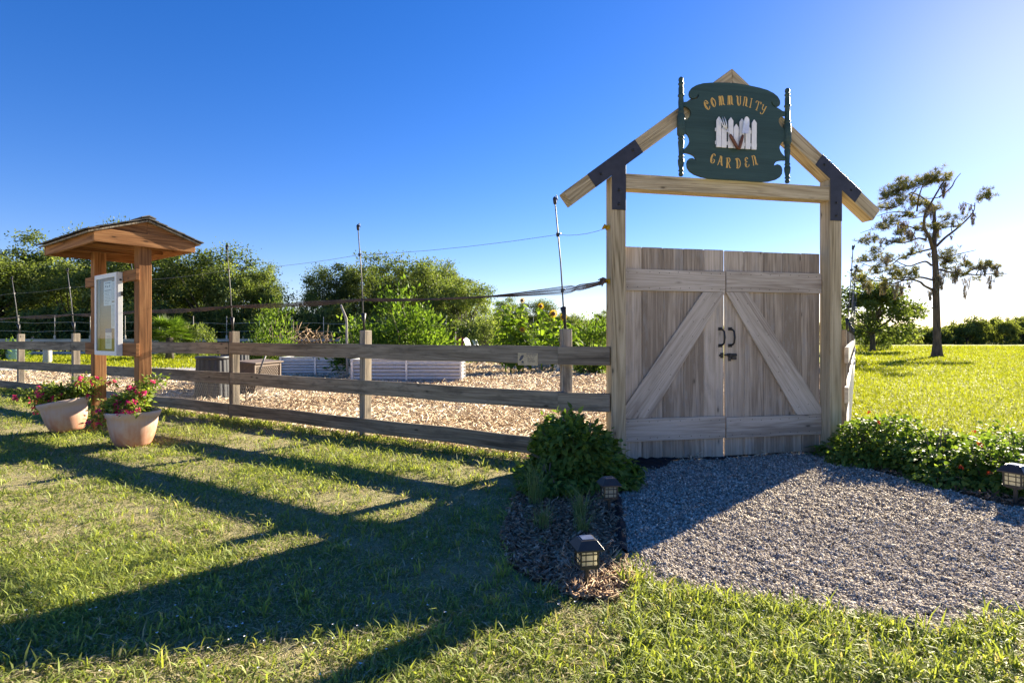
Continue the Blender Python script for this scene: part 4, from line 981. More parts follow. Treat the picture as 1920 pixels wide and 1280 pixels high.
ENDS = {1: [(-.62, .40), (-.55, .30), (-.50, .46), (-.42, .38), (-.40, .26), (-.30, .42), (-.22, .50), (-.12, .52), (-.05, .44), (.02, .48), (.10, .60), (.22, .64), (.30, .66), (.16, .56), (.12, .44), (.25, .48), (.42, .62), (-.30, .33)],
        2: [(-.48, .30), (-.42, .38), (-.34, .45), (-.26, .36), (-.20, .46), (-.12, .40), (-.05, .46), (.02, .55), (.06, .40), (.12, .48), (.17, .58), (.22, .70), (.26, .74), (.10, .62), (.20, .42), (-.30, .28), (-.02, .38), (-.4, .26)]}
make_pot(-4.21, 6.28, 'big faded terracotta bowl pot in front of the kiosk, the right one', 0, 2, 'low spreading bougainvillea with pink blooms in the front right pot')
make_pot(-5.63, 7.18, 'faded terracotta bowl pot tilted to the left beside the kiosk post', R(-11), 1, 'sprawling magenta bougainvillea in the tilted left pot')

# ------------------------------------------------------------------ path lights
def lamp(x, y, rz, label, lean=0.0, k=1.0):
    t = thing('path_light', label, 'garden light', (x, y, 0), 'path lights beside the gravel')
    rot = Matrix.Rotation(rz, 3, 'Z'); X_, Y_ = rot @ V(1, 0, 0), rot @ V(0, 1, 0); U_ = (UP+X_*lean).normalized(); o = V(x, y, 0)
    def q(a, b, c): return o+X_*a*k+Y_*b*k+U_*c*k
    m = MB(); m.box(q(0, 0, .052), X_, Y_, U_, (.018*k, .018*k, .125*k)); m.tube([q(0, 0, -.05), q(0, 0, .0)], [.002, .010*k], 6); m.build('stake', M['lamp_metal'], t, .001)
    m = MB(); h = .042
    m.box(q(0, 0, .121), X_, Y_, U_, (.096*k, .096*k, .012*k)); m.box(q(0, 0, .111), X_, Y_, U_, (.07*k, .07*k, .008*k))
    for a in (-1, 1):
        for b in (-1, 1): m.box(q(a*h, b*h, .163), X_, Y_, U_, (.008*k, .008*k, .072*k))
    for c in (.1505, .180):
        for a in (-1, 1):
            m.box(q(0, a*(h+.001), c), X_, Y_, U_, (.077*k, .005*k, .005*k)); m.box(q(a*(h+.001), 0, c), X_, Y_, U_, (.005*k, .077*k, .005*k))
    for a in (-1, 1):
        for xo in (-.018, .018):
            m.box(q(xo, a*(h+.0015), .163), X_, Y_, U_, (.004*k, .004*k, .072*k)); m.box(q(a*(h+.0015), xo, .163), X_, Y_, U_, (.004*k, .004*k, .072*k))
    m.build('frame', M['lamp_metal'], t, .0008)
    m = MB(); m.box(q(0, 0, .163), X_, Y_, U_, (.076*k, .076*k, .070*k)); m.build('lantern', M['lamp_glass'], t)
    m = MB(); b = len(m.v); lv = [(.066, .200), (.066, .208), (.040, .242), (.038, .246)]
    for r, z in lv:
        for sx, sy in ((-1, -1), (1, -1), (1, 1), (-1, 1)): m.v.append(q(sx*r, sy*r, z))
    for i in range(3):
        for j in range(4): j2 = (j+1) % 4; m.face([b+i*4+j, b+i*4+j2, b+i*4+4+j2, b+i*4+4+j], [(0, 0)]*4, .5)
    m.face([b+3, b+2, b+1, b], [(0, 0)]*4, .5); m.face([b+12+j for j in range(4)], [(0, 0)]*4, .5); cp = m.build('cap', M['lamp_metal'], t, .001)
    m = MB(); m.box(q(0, 0, .2475), X_, Y_, U_, (.058*k, .058*k, .004*k)); m.build('solar_panel', M['panel'], cp)
lamp(.356, 2.70, R(12), 'nearest path light, standing in the mulch at the gravel corner')
lamp(.655, 3.83, R(8), 'path light half sheltered by the round bush left of the gate', .01, 1.03)
lamp(3.60, 4.04, R(28), 'path light at the right edge in front of the low red-flowered shrubs', -.02, 1.2)

# ------------------------------------------------------------------ bushes by the gate
def bush(name, label, cat, x, y, rx, ry, h, n, ls, seed, flowers=0, group=None, mt='bush', lump=.16):
    r = np.random.default_rng(seed); t = thing(name, label, cat, (x, y, 0), group)
    d = unit(r.normal(size=(n, 3))); d[:, 2] = np.abs(d[:, 2])*1.0-.22
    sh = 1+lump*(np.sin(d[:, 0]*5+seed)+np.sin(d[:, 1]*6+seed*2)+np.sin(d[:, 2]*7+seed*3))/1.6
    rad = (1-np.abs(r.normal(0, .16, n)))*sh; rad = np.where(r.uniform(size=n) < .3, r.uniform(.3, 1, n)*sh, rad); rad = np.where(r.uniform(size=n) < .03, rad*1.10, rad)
    P = np.stack([x+d[:, 0]*rx*rad, y+d[:, 1]*ry*rad, np.maximum(.02+r.uniform(0, .08, n), .08*h+d[:, 2]*h*.92*rad)], 1)
    out = unit(d*np.array([1, 1, .4])); D = unit(out*1.0+r.normal(0, .55, (n, 3))+np.array([0, 0, -.25])); N = unit(np.array([0, 0, 1.])+out*.5+r.normal(0, .4, (n, 3)))
    L = r.uniform(.65, 1.25, n)*ls
    q, T = leaves(P, D, N, L, L*r.uniform(.5, .68, n), .12, True)
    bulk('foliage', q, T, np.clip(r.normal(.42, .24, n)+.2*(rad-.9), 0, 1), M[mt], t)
    m = MB()
    for k in range(26):
        dd = unit(r.normal(size=3)); dd[2] = abs(dd[2])*.9+.15; e = V(x+dd[0]*rx*.92, y+dd[1]*ry*.92, dd[2]*h*.9); b = V(x+r.uniform(-.08, .08), y+r.uniform(-.08, .08), 0)
        m.tube([b, b.lerp(e, .5)+V(0, 0, .05*h), e], [.009, .006, .002], 5)
    m.build('stems', M['twig'], t)
    if flowers:
        fq, dd_ = [], []
        for k in range(flowers):
            dd = unit(r.normal(size=3)); dd[2] = abs(dd[2]); dd[1] = -abs(dd[1]); c = np.array([x+dd[0]*rx, y+dd[1]*ry, .08+dd[2]*h*.85])
            for j in range(14): fq.append(c+r.normal(0, .006, 3)); dd_.append(unit(r.normal(size=3)+dd*.7))
        n2 = len(fq); q, T = leaves(np.array(fq), np.array(dd_), rdir(n2), r.uniform(.014, .024, n2), r.uniform(.010, .016, n2), .2)
        bulk('flowers', q, T, r.uniform(0, 1, n2), M['redflower'], t)
    return t
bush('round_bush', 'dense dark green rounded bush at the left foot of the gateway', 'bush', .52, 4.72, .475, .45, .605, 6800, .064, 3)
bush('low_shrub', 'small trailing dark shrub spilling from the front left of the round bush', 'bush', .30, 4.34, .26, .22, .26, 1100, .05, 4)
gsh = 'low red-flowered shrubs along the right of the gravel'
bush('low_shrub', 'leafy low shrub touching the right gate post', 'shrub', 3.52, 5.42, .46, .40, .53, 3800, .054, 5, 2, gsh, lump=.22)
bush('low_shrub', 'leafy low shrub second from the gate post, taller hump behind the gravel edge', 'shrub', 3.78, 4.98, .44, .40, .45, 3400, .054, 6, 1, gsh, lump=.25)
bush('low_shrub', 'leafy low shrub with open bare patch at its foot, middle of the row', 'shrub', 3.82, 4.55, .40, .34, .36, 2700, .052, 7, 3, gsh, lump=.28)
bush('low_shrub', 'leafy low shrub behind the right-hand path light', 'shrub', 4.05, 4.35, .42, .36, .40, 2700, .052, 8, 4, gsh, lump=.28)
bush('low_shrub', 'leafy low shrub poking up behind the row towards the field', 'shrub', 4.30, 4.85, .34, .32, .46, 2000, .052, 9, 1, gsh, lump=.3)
# ornamental grass clumps in the mulch bed
def clump(x, y, n, L, lean, label, seed, mt='tuft', wd=.004):
    global rng
    t = thing('grass_clump', label, 'grass clump', (x, y, 0)); keep, rng = rng, np.random.default_rng(seed)
    P = np.stack([x+rng.normal(0, .022, n), y+rng.normal(0, .022, n), np.zeros(n)], 1); B, T = blades(P, rng.uniform(.5, 1.1, n)*L, rng.uniform(.7, 1.2, n)*wd, np.abs(rng.normal(.15, lean, n)), .6)
    bulk('blades', B, T, rng.uniform(.2, 1, n), M[mt], t); rng = keep
clump(*gp(1088, 975), 90, .30, .38, 'arching dark grass clump between the bush and the farther lamp', 1)
clump(*gp(1092, 1003), 80, .19, .22, 'short upright grass clump directly behind the nearest lamp', 2)
clump(*gp(1018, 996), 70, .22, .2, 'thin blue-green grass clump left of the lamps in the mulch', 3)
clump(*gp(1003, 950), 60, .42, .16, 'tall wispy grass clump in front of the round bush', 4)
clump(*gp(1180, 1098), 38, .15, .75, 'bright yellow-green grass clump at the gravel corner right of the nearest lamp', 5, 'grass', .008)

# black ground fabric: crumpled along the foot of the gate and as the gravel's left edging
gf = thing('ground_fabric', 'crumpled black ground fabric sticking out under the closed gates', 'ground fabric', G(1.2, 0, .1))
P = []; nx, ny = 46, 7
for i in range(nx):
    for j in range(ny):
        f = i/(nx-1); s = .06+2.26*f; wdt = .34*math.exp(-((f-.13)/.10)**2)+.09*math.exp(-((f-.48)/.08)**2)+.035; g_ = j/(ny-1)
        d = .16-wdt*g_+random.uniform(-.006, .006); z = .022+.035*abs(math.sin(i*1.7+j*.9))*(math.exp(-((f-.14)/.2)**2)+.25)*(1-g_*.7)+random.uniform(0, .008)
        P.append(tuple(G(s, z, d)))
me = bpy.data.meshes.new('sheet'); me.from_pydata(P, [], [(i*ny+j, (i+1)*ny+j, (i+1)*ny+j+1, i*ny+j+1) for i in range(nx-1) for j in range(ny-1)]); link('sheet', me, M['fabric'], gf)
ge = thing('ground_fabric', 'black fabric edging strip between the bark mulch and the gravel', 'ground fabric', (*gp(1165, 960), 0))
ed = [V(*gp(*p), 0) for p in ((1186, 872), (1172, 900), (1161, 928), (1163, 955), (1167, 985), (1168, 1015), (1171, 1044))]; ed = [Vector(q) for q in smooth([tuple(q) for q in ed], 6)]
P = []
for i, p in enumerate(ed):
    h = .045+.02*math.sin(i*1.3); o = .006*math.sin(i*2.1)
    P += [(p.x-.075+o, p.y, .012), (p.x-.035, p.y, .026+.008*math.sin(i)), (p.x-.012+o, p.y, h), (p.x+.012+o, p.y, h*.7), (p.x+.02, p.y, .008)]
me = bpy.data.meshes.new('strip'); me.from_pydata(P, [], [(i*5+j, (i+1)*5+j, (i+1)*5+j+1, i*5+j+1) for i in range(len(ed)-1) for j in range(4)]); link('strip', me, M['fabric'], ge)

# ------------------------------------------------------------------ things inside the garden
def bed(x0, x1, yb, h, dep, label, panels=2):
    A, B = gp(x0, yb), gp(x1, yb); Yy = A[1]; x0, x1 = A[0], B[0]
    t = thing('raised_bed', label, 'raised bed', ((x0+x1)/2, Yy+dep/2, 0), 'corrugated steel raised beds')
    def side(p, q):
        m = MB(); p, q = V(*p, 0), V(*q, 0); d = (q-p).normalized(); nrm = V(d.y, -d.x, 0); st = len(m.v); K_ = 44
        for k in range(K_+1):
            z = .01+(h-.03)*k/K_; o = .036*math.cos(2*math.pi*k/K_*6); m.v.append(p+nrm*o+UP*z); m.v.append(q+nrm*o+UP*z)
        for k in range(K_): m.face([st+2*k, st+2*k+1, st+2*k+3, st+2*k+2], [(0, 0)]*4, .5, True)
        m.build('panel', M['galv'], t)
        for k in range(panels+1):
            m = MB(); c = p.lerp(q, k/panels); m.box(c+nrm*.044+UP*h/2, d, nrm, UP, (.055, .012, h)); m.build('bracket', M['galv'], t, .003)
        m = MB(); m.box((p+q)/2+UP*(h-.008), d, nrm, UP, ((q-p).length, .08, .022)); m.build('rim', M['galv'], t, .004)
    side((x0, Yy), (x1, Yy)); side((x1, Yy), (x1, Yy+dep)); side((x0, Yy+dep), (x0, Yy))
    m = MB(); m.box(((x0+x1)/2, Yy+dep/2, h*.42), (1, 0, 0), (0, 1, 0), UP, (x1-x0-.06, dep-.06, h*.8)); m.build('soil', M['soil'], t)
bed(661, 864, 716, .62, 1.0, 'corrugated steel raised bed nearest behind the fence, right end in the open')
bed(527, 656, 703, .58, 1.1, 'corrugated steel raised bed farther back, behind the deck box')
bed(1046, 1092, 697, .55, 1.0, 'short corrugated steel bed glimpsed right of the last fence post', 1)
bed(1000, 1030, 690, .25, 1.0, 'low pale steel bed edge seen under the warning plate', 1)
def compost(x, y, r, h, label):
    t = thing('compost_bin', label, 'compost bin', (x, y, 0), 'dark ribbed compost bins'); m = MB(); n = 72; st = 0
    for z, k in ((.0, 1.12), (h*.5, 1.05), (h, 1.0)):
        for i in range(n):
            a = 2*math.pi*i/n; rr = r*k*(1 if i % 4 < 2 else .955); m.v.append(V(x+rr*math.cos(a), y+rr*math.sin(a), z))
    for l in range(2):
        for i in range(n): j = (i+1) % n; m.face([l*n+i, l*n+j, (l+1)*n+j, (l+1)*n+i], [(0, 0)]*4, .5)
    m.build('barrel', M['bin'], t)
    m = MB(); m.lathe([(r*1.0, h-.02), (r*1.07, h-.015), (r*1.07, h+.035), (r*.98, h+.04), (r*.9, h+.02), (.02, h+.025)], V(x, y, 0), 32); m.build('rim', M['bin'], t)
compost(-5.88, 11.1, .285, .80, 'dark grey ribbed compost bin behind the fence post, left of the deck box')
compost(-6.52, 13.3, .30, .92, 'dark compost bin half hidden behind the fence post')
t = thing('deck_box', 'brown wicker-pattern deck box with an overhanging lid behind the fence', 'storage box', (-5.9, 12.5, 0))
bx, by = V(.083, .996, 0), V(-.996, .083, 0); c0 = V(-5.42, 11.9, 0); dl, dw, dh = 1.12, .85, .64
def DBX(a, b, z): return c0+bx*a+by*b+UP*z
m = MB(); m.box(DBX(dl/2, dw/2, dh/2+.03), bx, by, UP, (dl-.05, dw-.05, dh-.04), .5)
for a in (.02, dl-.02):
    for b in (.02, dw-.02): m.box(DBX(a, b, dh/2), bx, by, UP, (.06, .06, dh))
for z in (.05, dh-.03):
    m.box(DBX(dl/2, .016, z), bx, by, UP, (dl-.1, .034, .07)); m.box(DBX(.016, dw/2, z), bx, by, UP, (.034, dw-.1, .07))
m.build('body', M['wicker'], t, .004)
m = MB()
for i in range(24):
    for j in range(13):
        a, z = .09+(dl-.18)*(i+.5)/24, .10+(dh-.18)*(j+.5)/13
        if (i+j) % 2: m.box(DBX(a, .012, z), bx, by, UP, (.032, .014, .030))
m.build('weave', M['wicker'], t, .003)
m = MB(); m.prism([(-.05, 0), (dw+.05, 0), (dw+.05, .03), (dw/2, .075), (-.05, .03)], lambda b, z, d: DBX(-.05+d, b, dh+z), dl+.1, .6); m.build('lid', M['wicker'], t, .006)
t = thing('garden_hoe', 'grey-handled tool leaning on the deck box', 'garden tool', (-5.25, 11.7, 0))
m = MB(); m.tube([at(484, 704, 11.75), at(492, 680, 11.8), at(498, 667, 11.85)], .018, 7); m.build('handle', M['rod'], t)
m = MB(); m.tube([at(484, 704, 11.75), at(481, 718, 11.72), at(476, 735, 11.7), at(472, 749, 11.65)], .016, 7); m.tube([at(480, 730, 11.7), at(486, 745, 11.7)], .012, 6); m.build('fork', M['twig'], t)
t = thing('garden_stake', 'short brown stake standing between the fence post and the deck box', 'stake', (*gp(461, 757), 0)); a = gp(461, 757)
m = MB(); m.tube([V(*a, 0), V(*a, .32)], .011, 6); m.tube([V(*a, .24), V(a[0]+.06, a[1], .31)], .008, 5); m.build('stick', M['twig'], t)
t = thing('garden_hose', 'pale hose lying on the wood chips in front of the deck box', 'hose', (*gp(520, 748), 0))
m = MB(); m.tube([V(*gp(*p), .025) for p in ((465, 752), (490, 751), (515, 744), (535, 738), (560, 731))], .02, 7); m.build('tube', M['rod'], t)
def adirondack(x, Y, col, label, rz, h=1.0):
    t = thing('garden_chair', label, 'chair', (x, Y, 0)); rot = Matrix.Rotation(rz, 3, 'Z'); X_, Y_ = rot @ V(1, 0, 0), rot @ V(0, 1, 0); o = V(x, Y, 0)
    def q(a, b, c): return o+X_*a+Y_*b+UP*c
    m = MB()
    for i in range(6): a = (i-2.5)*.1; m.beam(q(a*.8, .15, .32), q(a*1.1, .48, h+.1-abs(a)*.4), Y_, .085, .022)
    m.build('backrest', col, t)
    m = MB()
    for i in range(5): m.box(q(0, -.35+i*.11, .36-i*.015), X_, Y_, UP, (.56, .09, .022))
    m.build('seat', col, t)
    for sx in (-1, 1):
        m = MB(); m.box(q(sx*.34, -.12, .56), X_, Y_, UP, (.13, .72, .025)); m.build('armrest', col, t)
        m = MB(); m.box(q(sx*.31, -.36, .275), X_, Y_, UP, (.09, .03, .55)); m.build('leg', col, t)
        m = MB(); m.beam(q(sx*.29, -.3, .33), q(sx*.29, .5, .06), UP, .03, .1); m.build('leg', col, t)
adirondack(at(866, 640, 31).x, 31, plain('red_paint', (.30, .03, .05)), 'red slatted garden chair beyond the raised beds', R(8), 1.15)
adirondack(at(891, 640, 27).x, 27, plain('white_chair', (.66, .68, .67)), 'white slatted garden chair seen side-on beyond the raised beds', R(70), 1.12)
adirondack(at(905, 640, 30).x, 30, plain('pale_blue_chair', (.42, .52, .62)), 'pale blue garden chair just right of the white one', R(70), 1.08)
for x, Y, h, lb in ((853, 24, 1.45, 'thin pale stake left of the red garden chair'), (549, 26, 2.0, 'upright brown stake standing in front of the brushwood heap'), (482, 20, 1.38, 'short orange-brown stake among the pale feathery shrub')):
    p = at(x, 640, Y); t = thing('garden_stake', lb, 'stake', (p.x, Y, 0)); m = MB(); m.tube([V(p.x, Y, 0), V(p.x+.02, Y, h)], .026, 6); m.build('stick', M['twig'] if x != 853 else M['pale_rail'], t)
p = at(648, 600, 16.5); t = thing('support_pole', 'bent pale pole holding the netting up above the bright shrub', 'pole', (p.x+.1, 16.5, 0))
m = MB(); m.tube([at(651, 700, 16.5), at(650, 612, 16.5), at(649, 597, 16.5), at(639, 571, 16.5)], [.036, .034, .04, .026], 8); m.build('tube', M['pale_rail'], t)
# barrels and bins at the far left
t = thing('water_barrel', 'pale blue-green barrel at the far left beyond the fence', 'barrel', (at(27, 660, 30).x, 30, 0)); m = MB(); m.lathe([(.3, 0), (.36, .25), (.37, .45), (.36, .65), (.31, .92), (.0, .93)], (at(27, 660, 30).x, 30, 0), 20); m.build('drum', plain('pale_green_plastic', (.30, .46, .42)), t)
t = thing('concrete_post', 'stubby grey bollard in the grass beyond the left fence', 'bollard', (at(89, 660, 26).x, 26, 0)); m = MB(); m.lathe([(.17, 0), (.17, .62), (.15, .66), (0, .66)], (at(89, 660, 26).x, 26, 0), 16); m.build('stub', plain('old_concrete', (.38, .36, .31)), t)
# brushwood heap
bp = at(577, 640, 38); t = thing('brush_heap', 'heap of brown cut branches in front of the trees', 'brush heap', (bp.x, 38, 0)); m = MB()
for i in range(260):
    a, b_ = random.gauss(0, 1.5), random.gauss(0, .7); z = max(.1, 1.75*math.exp(-(a/1.9)**2)*random.random()); az, el = random.uniform(0, 6.28), random.gauss(.2, .45); L = random.uniform(.5, 1.4); d = V(math.cos(az)*math.cos(el), math.sin(az)*math.cos(el), math.sin(el)); p = V(bp.x+a, 38+b_, z); m.tube([p, p+d*L*.5+UP*.04, p+d*L], [.035, .025, .01], 4)
m.build('branches', plain('dry_branches', (.36, .24, .13), var=.4, scale=3), t)['kind'] = 'stuff'

# leafy garden plants
def leafy(name, label, cat, x, y, rx, ry, h, n, ls, seed, mt, up=.2, z0=.1, ragged=.35, wr=(.4, .6)):
    r = np.random.default_rng(seed); t = thing(name, label, cat, (x, y, 0)); k = 34
    cd2 = unit(r.normal(size=(k, 3))); cd2[:, 2] = np.abs(cd2[:, 2]); cr = r.uniform(.45, 1.0+ragged*.3, k)
    C = np.stack([cd2[:, 0]*rx*cr, cd2[:, 1]*ry*cr, z0*h+cd2[:, 2]*h*(1-z0)*cr], 1); ci = r.integers(0, k, n)
    P = C[ci]+r.normal(0, 1, (n, 3))*np.array([rx, ry, h*.6])*.19; P[:, 2] = np.abs(P[:, 2]); P += np.array([x, y, 0])
    D = unit(r.normal(0, .7, (n, 3))+unit(P-np.array([x, y, h*.3]))+np.array([0, 0, up])); N = unit(r.normal(0, .6, (n, 3))+np.array([0, 0, .8])); L = r.uniform(.6, 1.3, n)*ls
    q, T = leaves(P, D, N, L, L*r.uniform(*wr, n), .15); tn = np.clip(r.normal(.5, .22, n)+r.normal(0, .15, k)[ci], 0, 1)
    bulk('foliage', q, T, tn, M[mt], t); m = MB()
    for c in C: m.tube([V(x+r.normal(0, .15)*rx, y, 0), V(x+c[0]*.55, y+c[1]*.55, c[2]*.6), V(x+c[0], y+c[1], c[2])], [.03, .02, .008], 4)
    m.build('stems', M['twig'], t); return t
def lx(px, Y): return at(px, 640, Y).x
leafy('leafy_shrub', 'big bright green feathery shrub behind the front raised bed', 'shrub', lx(768, 18.8), 18.8, 1.45, 1.0, 2.42, 6500, .15, 21, 'garden', .3)
leafy('leafy_shrub', 'lower bright green shrub around the bent pole', 'shrub', lx(675, 18.4), 18.4, .95, .8, 1.75, 3000, .14, 22, 'garden', .3)
leafy('leafy_shrub', 'pale feathery shrub with wispy tops above the deck box', 'shrub', lx(516, 19.5), 19.5, .62, .6, 2.05, 2300, .15, 23, 'garden', .6, ragged=.8, wr=(.22, .38))
leafy('leafy_shrub', 'low pale feathery shrub beside the taller wispy one', 'shrub', lx(488, 19), 19, .55, .5, 1.45, 1400, .13, 24, 'garden', .5, wr=(.22, .38))
leafy('leafy_shrub', 'green hedge-like shrub between the sunflowers and the gateway', 'shrub', lx(1105, 24), 24, 1.5, .8, 1.85, 4200, .13, 25, 'garden')
leafy('leafy_shrub', 'pale green undergrowth below the sunflowers', 'shrub', lx(1020, 24), 24, 2.1, .7, 1.45, 4200, .13, 26, 'garden')
leafy('leafy_shrub', 'dark low plant in shade beside the gateway post', 'shrub', lx(1112, 18.6), 18.6, .5, .45, .85, 1300, .15, 27, 'bush')
leafy('small_tree', 'small pale young tree right of the garden chairs', 'tree', lx(913, 30), 30, .75, .7, 2.5, 2200, .13, 28, 'oak2', .3, z0=.3)
leafy('leafy_shrub', 'yellow-green shrub at the far left beyond the fence', 'shrub', lx(6, 30), 30, 1.0, .8, 1.0, 1500, .16, 29, 'garden')
# sunflowers
SFL = 'sunflowers in the garden'
def sunflower(px, Y, ytop, heads, seed, label, leafn=26, spread=.28):
    r = random.Random(seed); x = lx(px, Y); h = at(px, ytop, Y).z; t = thing('sunflower', label, 'sunflower', (x, Y, 0), SFL)
    ang = r.uniform(-.05, .05); top = V(x+ang*h, Y, h); st = [V(x, Y, 0), V(x+r.uniform(-.05, .05), Y, h*.5), top]
    m = MB(); sp = [Vector(q) for q in smooth([tuple(q) for q in st], 6)]; m.tube(sp, [.028-.016*i/len(sp) for i in range(len(sp))], 6); m.build('stem', M['sunleaf'], t)
    P, D, N, L = [], [], [], []
    for i in range(leafn):
        f = .18+.8*(i/leafn); p = sp[0].lerp(top, f); a = i*2.4+r.uniform(-.4, .4); sc = (1.2-.6*f)*spread/.28; e = V(math.cos(a), math.sin(a), r.uniform(-.2, .5))
        for k in range(2):
            b = p+V(e.x*(.10+.08*k), e.y*(.10+.08*k), .05+.08*k*r.uniform(-1, 1)); P.append(tuple(b)); D.append((e.x+r.uniform(-.5, .5), e.y+r.uniform(-.5, .5), r.uniform(-.9, .1))); N.append((e.x*.6+r.uniform(-.3, .3), e.y*.6+r.uniform(-.3, .3), 1)); L.append(r.uniform(.22, .36)*sc)
    L = np.array(L); q, T = leaves(np.array(P), np.array(D), np.array(N), L, L*.8, .1, True); bulk('leaves', q, T, [r.uniform(0, 1) for _ in L], M['sunleaf'], t)
    for (hx, hz, fx, sz) in heads:
        sz *= .8; c = top+V(hx, -.03, hz); nrm = V(fx, -.9, -.15).normalized(); X_ = nrm.cross(UP).normalized(); Y_ = X_.cross(nrm)
        m = MB(); m.lathe([(.001, .025), (.05*sz, .022), (.085*sz, .0), (.09*sz, -.02), (.03, -.05)], c, 14, Matrix((X_, Y_, nrm)).transposed()); hd = m.build('flower_head', M['tool_wood'], t)
        n = 22; A = [2*math.pi*k/n for k in range(n)]; d = np.array([tuple(X_*math.cos(a)+Y_*math.sin(a)+nrm*.15) for a in A]); q, T = leaves(np.array([tuple(c)]*n)+d*.075*sz, d, np.tile(np.array(tuple(nrm)), (n, 1)), np.full(n, .10*sz), np.full(n, .042*sz), .05); bulk('petals', q, T, [r.uniform(0, 1) for _ in A], M['petal'], hd)
sunflower(948, 19.6, 562, [], 1, 'tall leafy sunflower stem left of the others, not yet in bloom', 44, .34)
sunflower(972, 19.2, 566, [(.02, .05, .3, .7)], 2, 'tall sunflower with a small closed head against the dark trees', 40, .32)
sunflower(958, 18.9, 590, [], 3, 'leafy sunflower filling in low at the front left of the clump', 40, .34)
sunflower(1016, 20, 575, [(.02, .02, .2, .9)], 4, 'sunflower with a brown nodding head in the middle of the clump', 34, .3)
sunflower(1036, 20, 588, [(0, .0, .1, 1.15)], 5, 'sunflower with a bright open yellow head left of the fence rod', 34, .3)
sunflower(1053, 20, 594, [(0, 0, .3, 1.1)], 6, 'sunflower with a half-turned yellow head just left of the fence rod', 34, .3)
sunflower(1073, 20.3, 606, [], 7, 'bright leafy sunflower right of the last tall fence rod', 34, .3)
sunflower(980, 19.0, 618, [(.02, .0, .2, .8)], 8, 'short sunflower with a yellow head low in the clump', 26, .28)

# ------------------------------------------------------------------ trees
def tree_mesh(label_name, H, RX, base, nl, ls, seed, mt, ncl=70, trunkr=.25, flat=.9, label=None, cat='tree'):
    """one broad tree built at the origin: trunk with limbs, crown of leaf clumps on the limb ends"""
    r = np.random.default_rng(seed); rr = random.Random(seed); t = thing(label_name, label, cat, (0, 0, 0))
    d = unit(r.normal(size=(ncl, 3))); d[:, 2] = np.where(d[:, 2] < -.35, -d[:, 2], d[:, 2]); rad = r.uniform(.42, 1.0, ncl)**.6
    lobe = 1+.22*np.sin(3*np.arctan2(d[:, 1], d[:, 0])+seed)+.15*np.sin(5*d[:, 2]+seed*1.7)
    cz = (H+base)/2; C = np.stack([d[:, 0]*RX*rad*lobe, d[:, 1]*RX*rad*lobe, base+(H-base)*np.clip((d[:, 2]*rad*np.clip(lobe, .8, 1.1)+.35)/1.35, 0, 1.1)], 1)
    cs = r.uniform(.55, 1.25, ncl)*RX*.21
    ci = r.integers(0, ncl, nl); off = r.normal(size=(nl, 3)); off = unit(off)*(np.abs(r.normal(.75, .35, nl)))[:, None]
    P = C[ci]+off*cs[ci][:, None]*np.array([1.15, 1.15, .72]); P[:, 2] = np.maximum(P[:, 2], .25)
    D = unit(off+r.normal(0, .6, (nl, 3))+np.array([0, 0, -.15])); N = unit(r.normal(0, .55, (nl, 3))+np.array([0, 0, .8])+off*.4)
    L = r.uniform(.6, 1.35, nl)*ls; q, T = leaves(P, D, N, L, L*r.uniform(.45, .7, nl), .12)
    tn = np.clip(.45+r.normal(0, .16, nl)+r.normal(0, .16, ncl)[ci], 0, 1); bulk('crown', q, T, tn, M[mt], t)
    m = MB(); fork = V(0, 0, max(.6, base*.75+.12*H)); m.tube([V(0, 0, -.1), V(0, 0, .15*H*.3), V(rr.uniform(-.1, .1), 0, fork.z*.6), fork], [trunkr*1.5, trunkr*1.1, trunkr, trunkr*.85], 9)
    idx = r.permutation(ncl)[:26]
    for i in idx:
        e = V(*C[i]); mid = fork.lerp(e, .5)+V(rr.uniform(-.3, .3), rr.uniform(-.3, .3), rr.uniform(-.05, .12)*H*.5); m.tube([Vector(p) for p in smooth([tuple(fork), tuple(fork.lerp(mid, .5)+V(0, 0, .1)), tuple(mid), tuple(e)], 3)], [trunkr*.5*(1-.9*k/9) for k in range(10)], 5)
    m.build('trunk', M['bark_oak'], t); return t
PROT = {}
def place_tree(kind, px, Y, ytop, wpx, label, group=None, rz=None, name=None):
    Hh = at(px, ytop, Y).z; wd = wpx*Y/F; key = kind
    H0, R0 = PROT[key][1]
    o = dup(PROT[key][0], (lx(px, Y), Y, 0), random.uniform(0, 6.28) if rz is None else rz, (wd/(2*R0), wd/(2*R0), Hh/H0), label)
    o.name = name or o.name.split('.')[0]
    if group: o['group'] = group
    return o
spec = {'oakA': ('oak_tree', 10, 4.6, .9, 25000, .215, 31, 'oak', 95, .3), 'oakB': ('oak_tree', 10, 4.2, .7, 24000, .215, 32, 'oak', 80, .28), 'oakC': ('oak_tree', 9, 4.0, .8, 22000, .21, 33, 'oak2', 80, .24),
        'round': ('spreading_tree', 6.4, 3.2, 1.0, 9000, .27, 34, 'oak', 75, .2), 'under': ('shrub_thicket', 3.2, 2.6, .15, 5000, .25, 35, 'oak', 46, .08), 'underB': ('shrub_thicket', 3.0, 2.4, .1, 4500, .22, 36, 'oak2', 46, .08),
        'far': ('distant_tree', 5, 3.2, .0, 5200, .42, 37, 'farleaf', 60, .12), 'farB': ('distant_tree', 5, 3.0, .0, 5200, .42, 38, 'farleaf2', 60, .12)}
for k, a in spec.items(): PROT[k] = (tree_mesh(*a), (a[1], a[2]))
OAKG = 'oaks along the back of the garden'
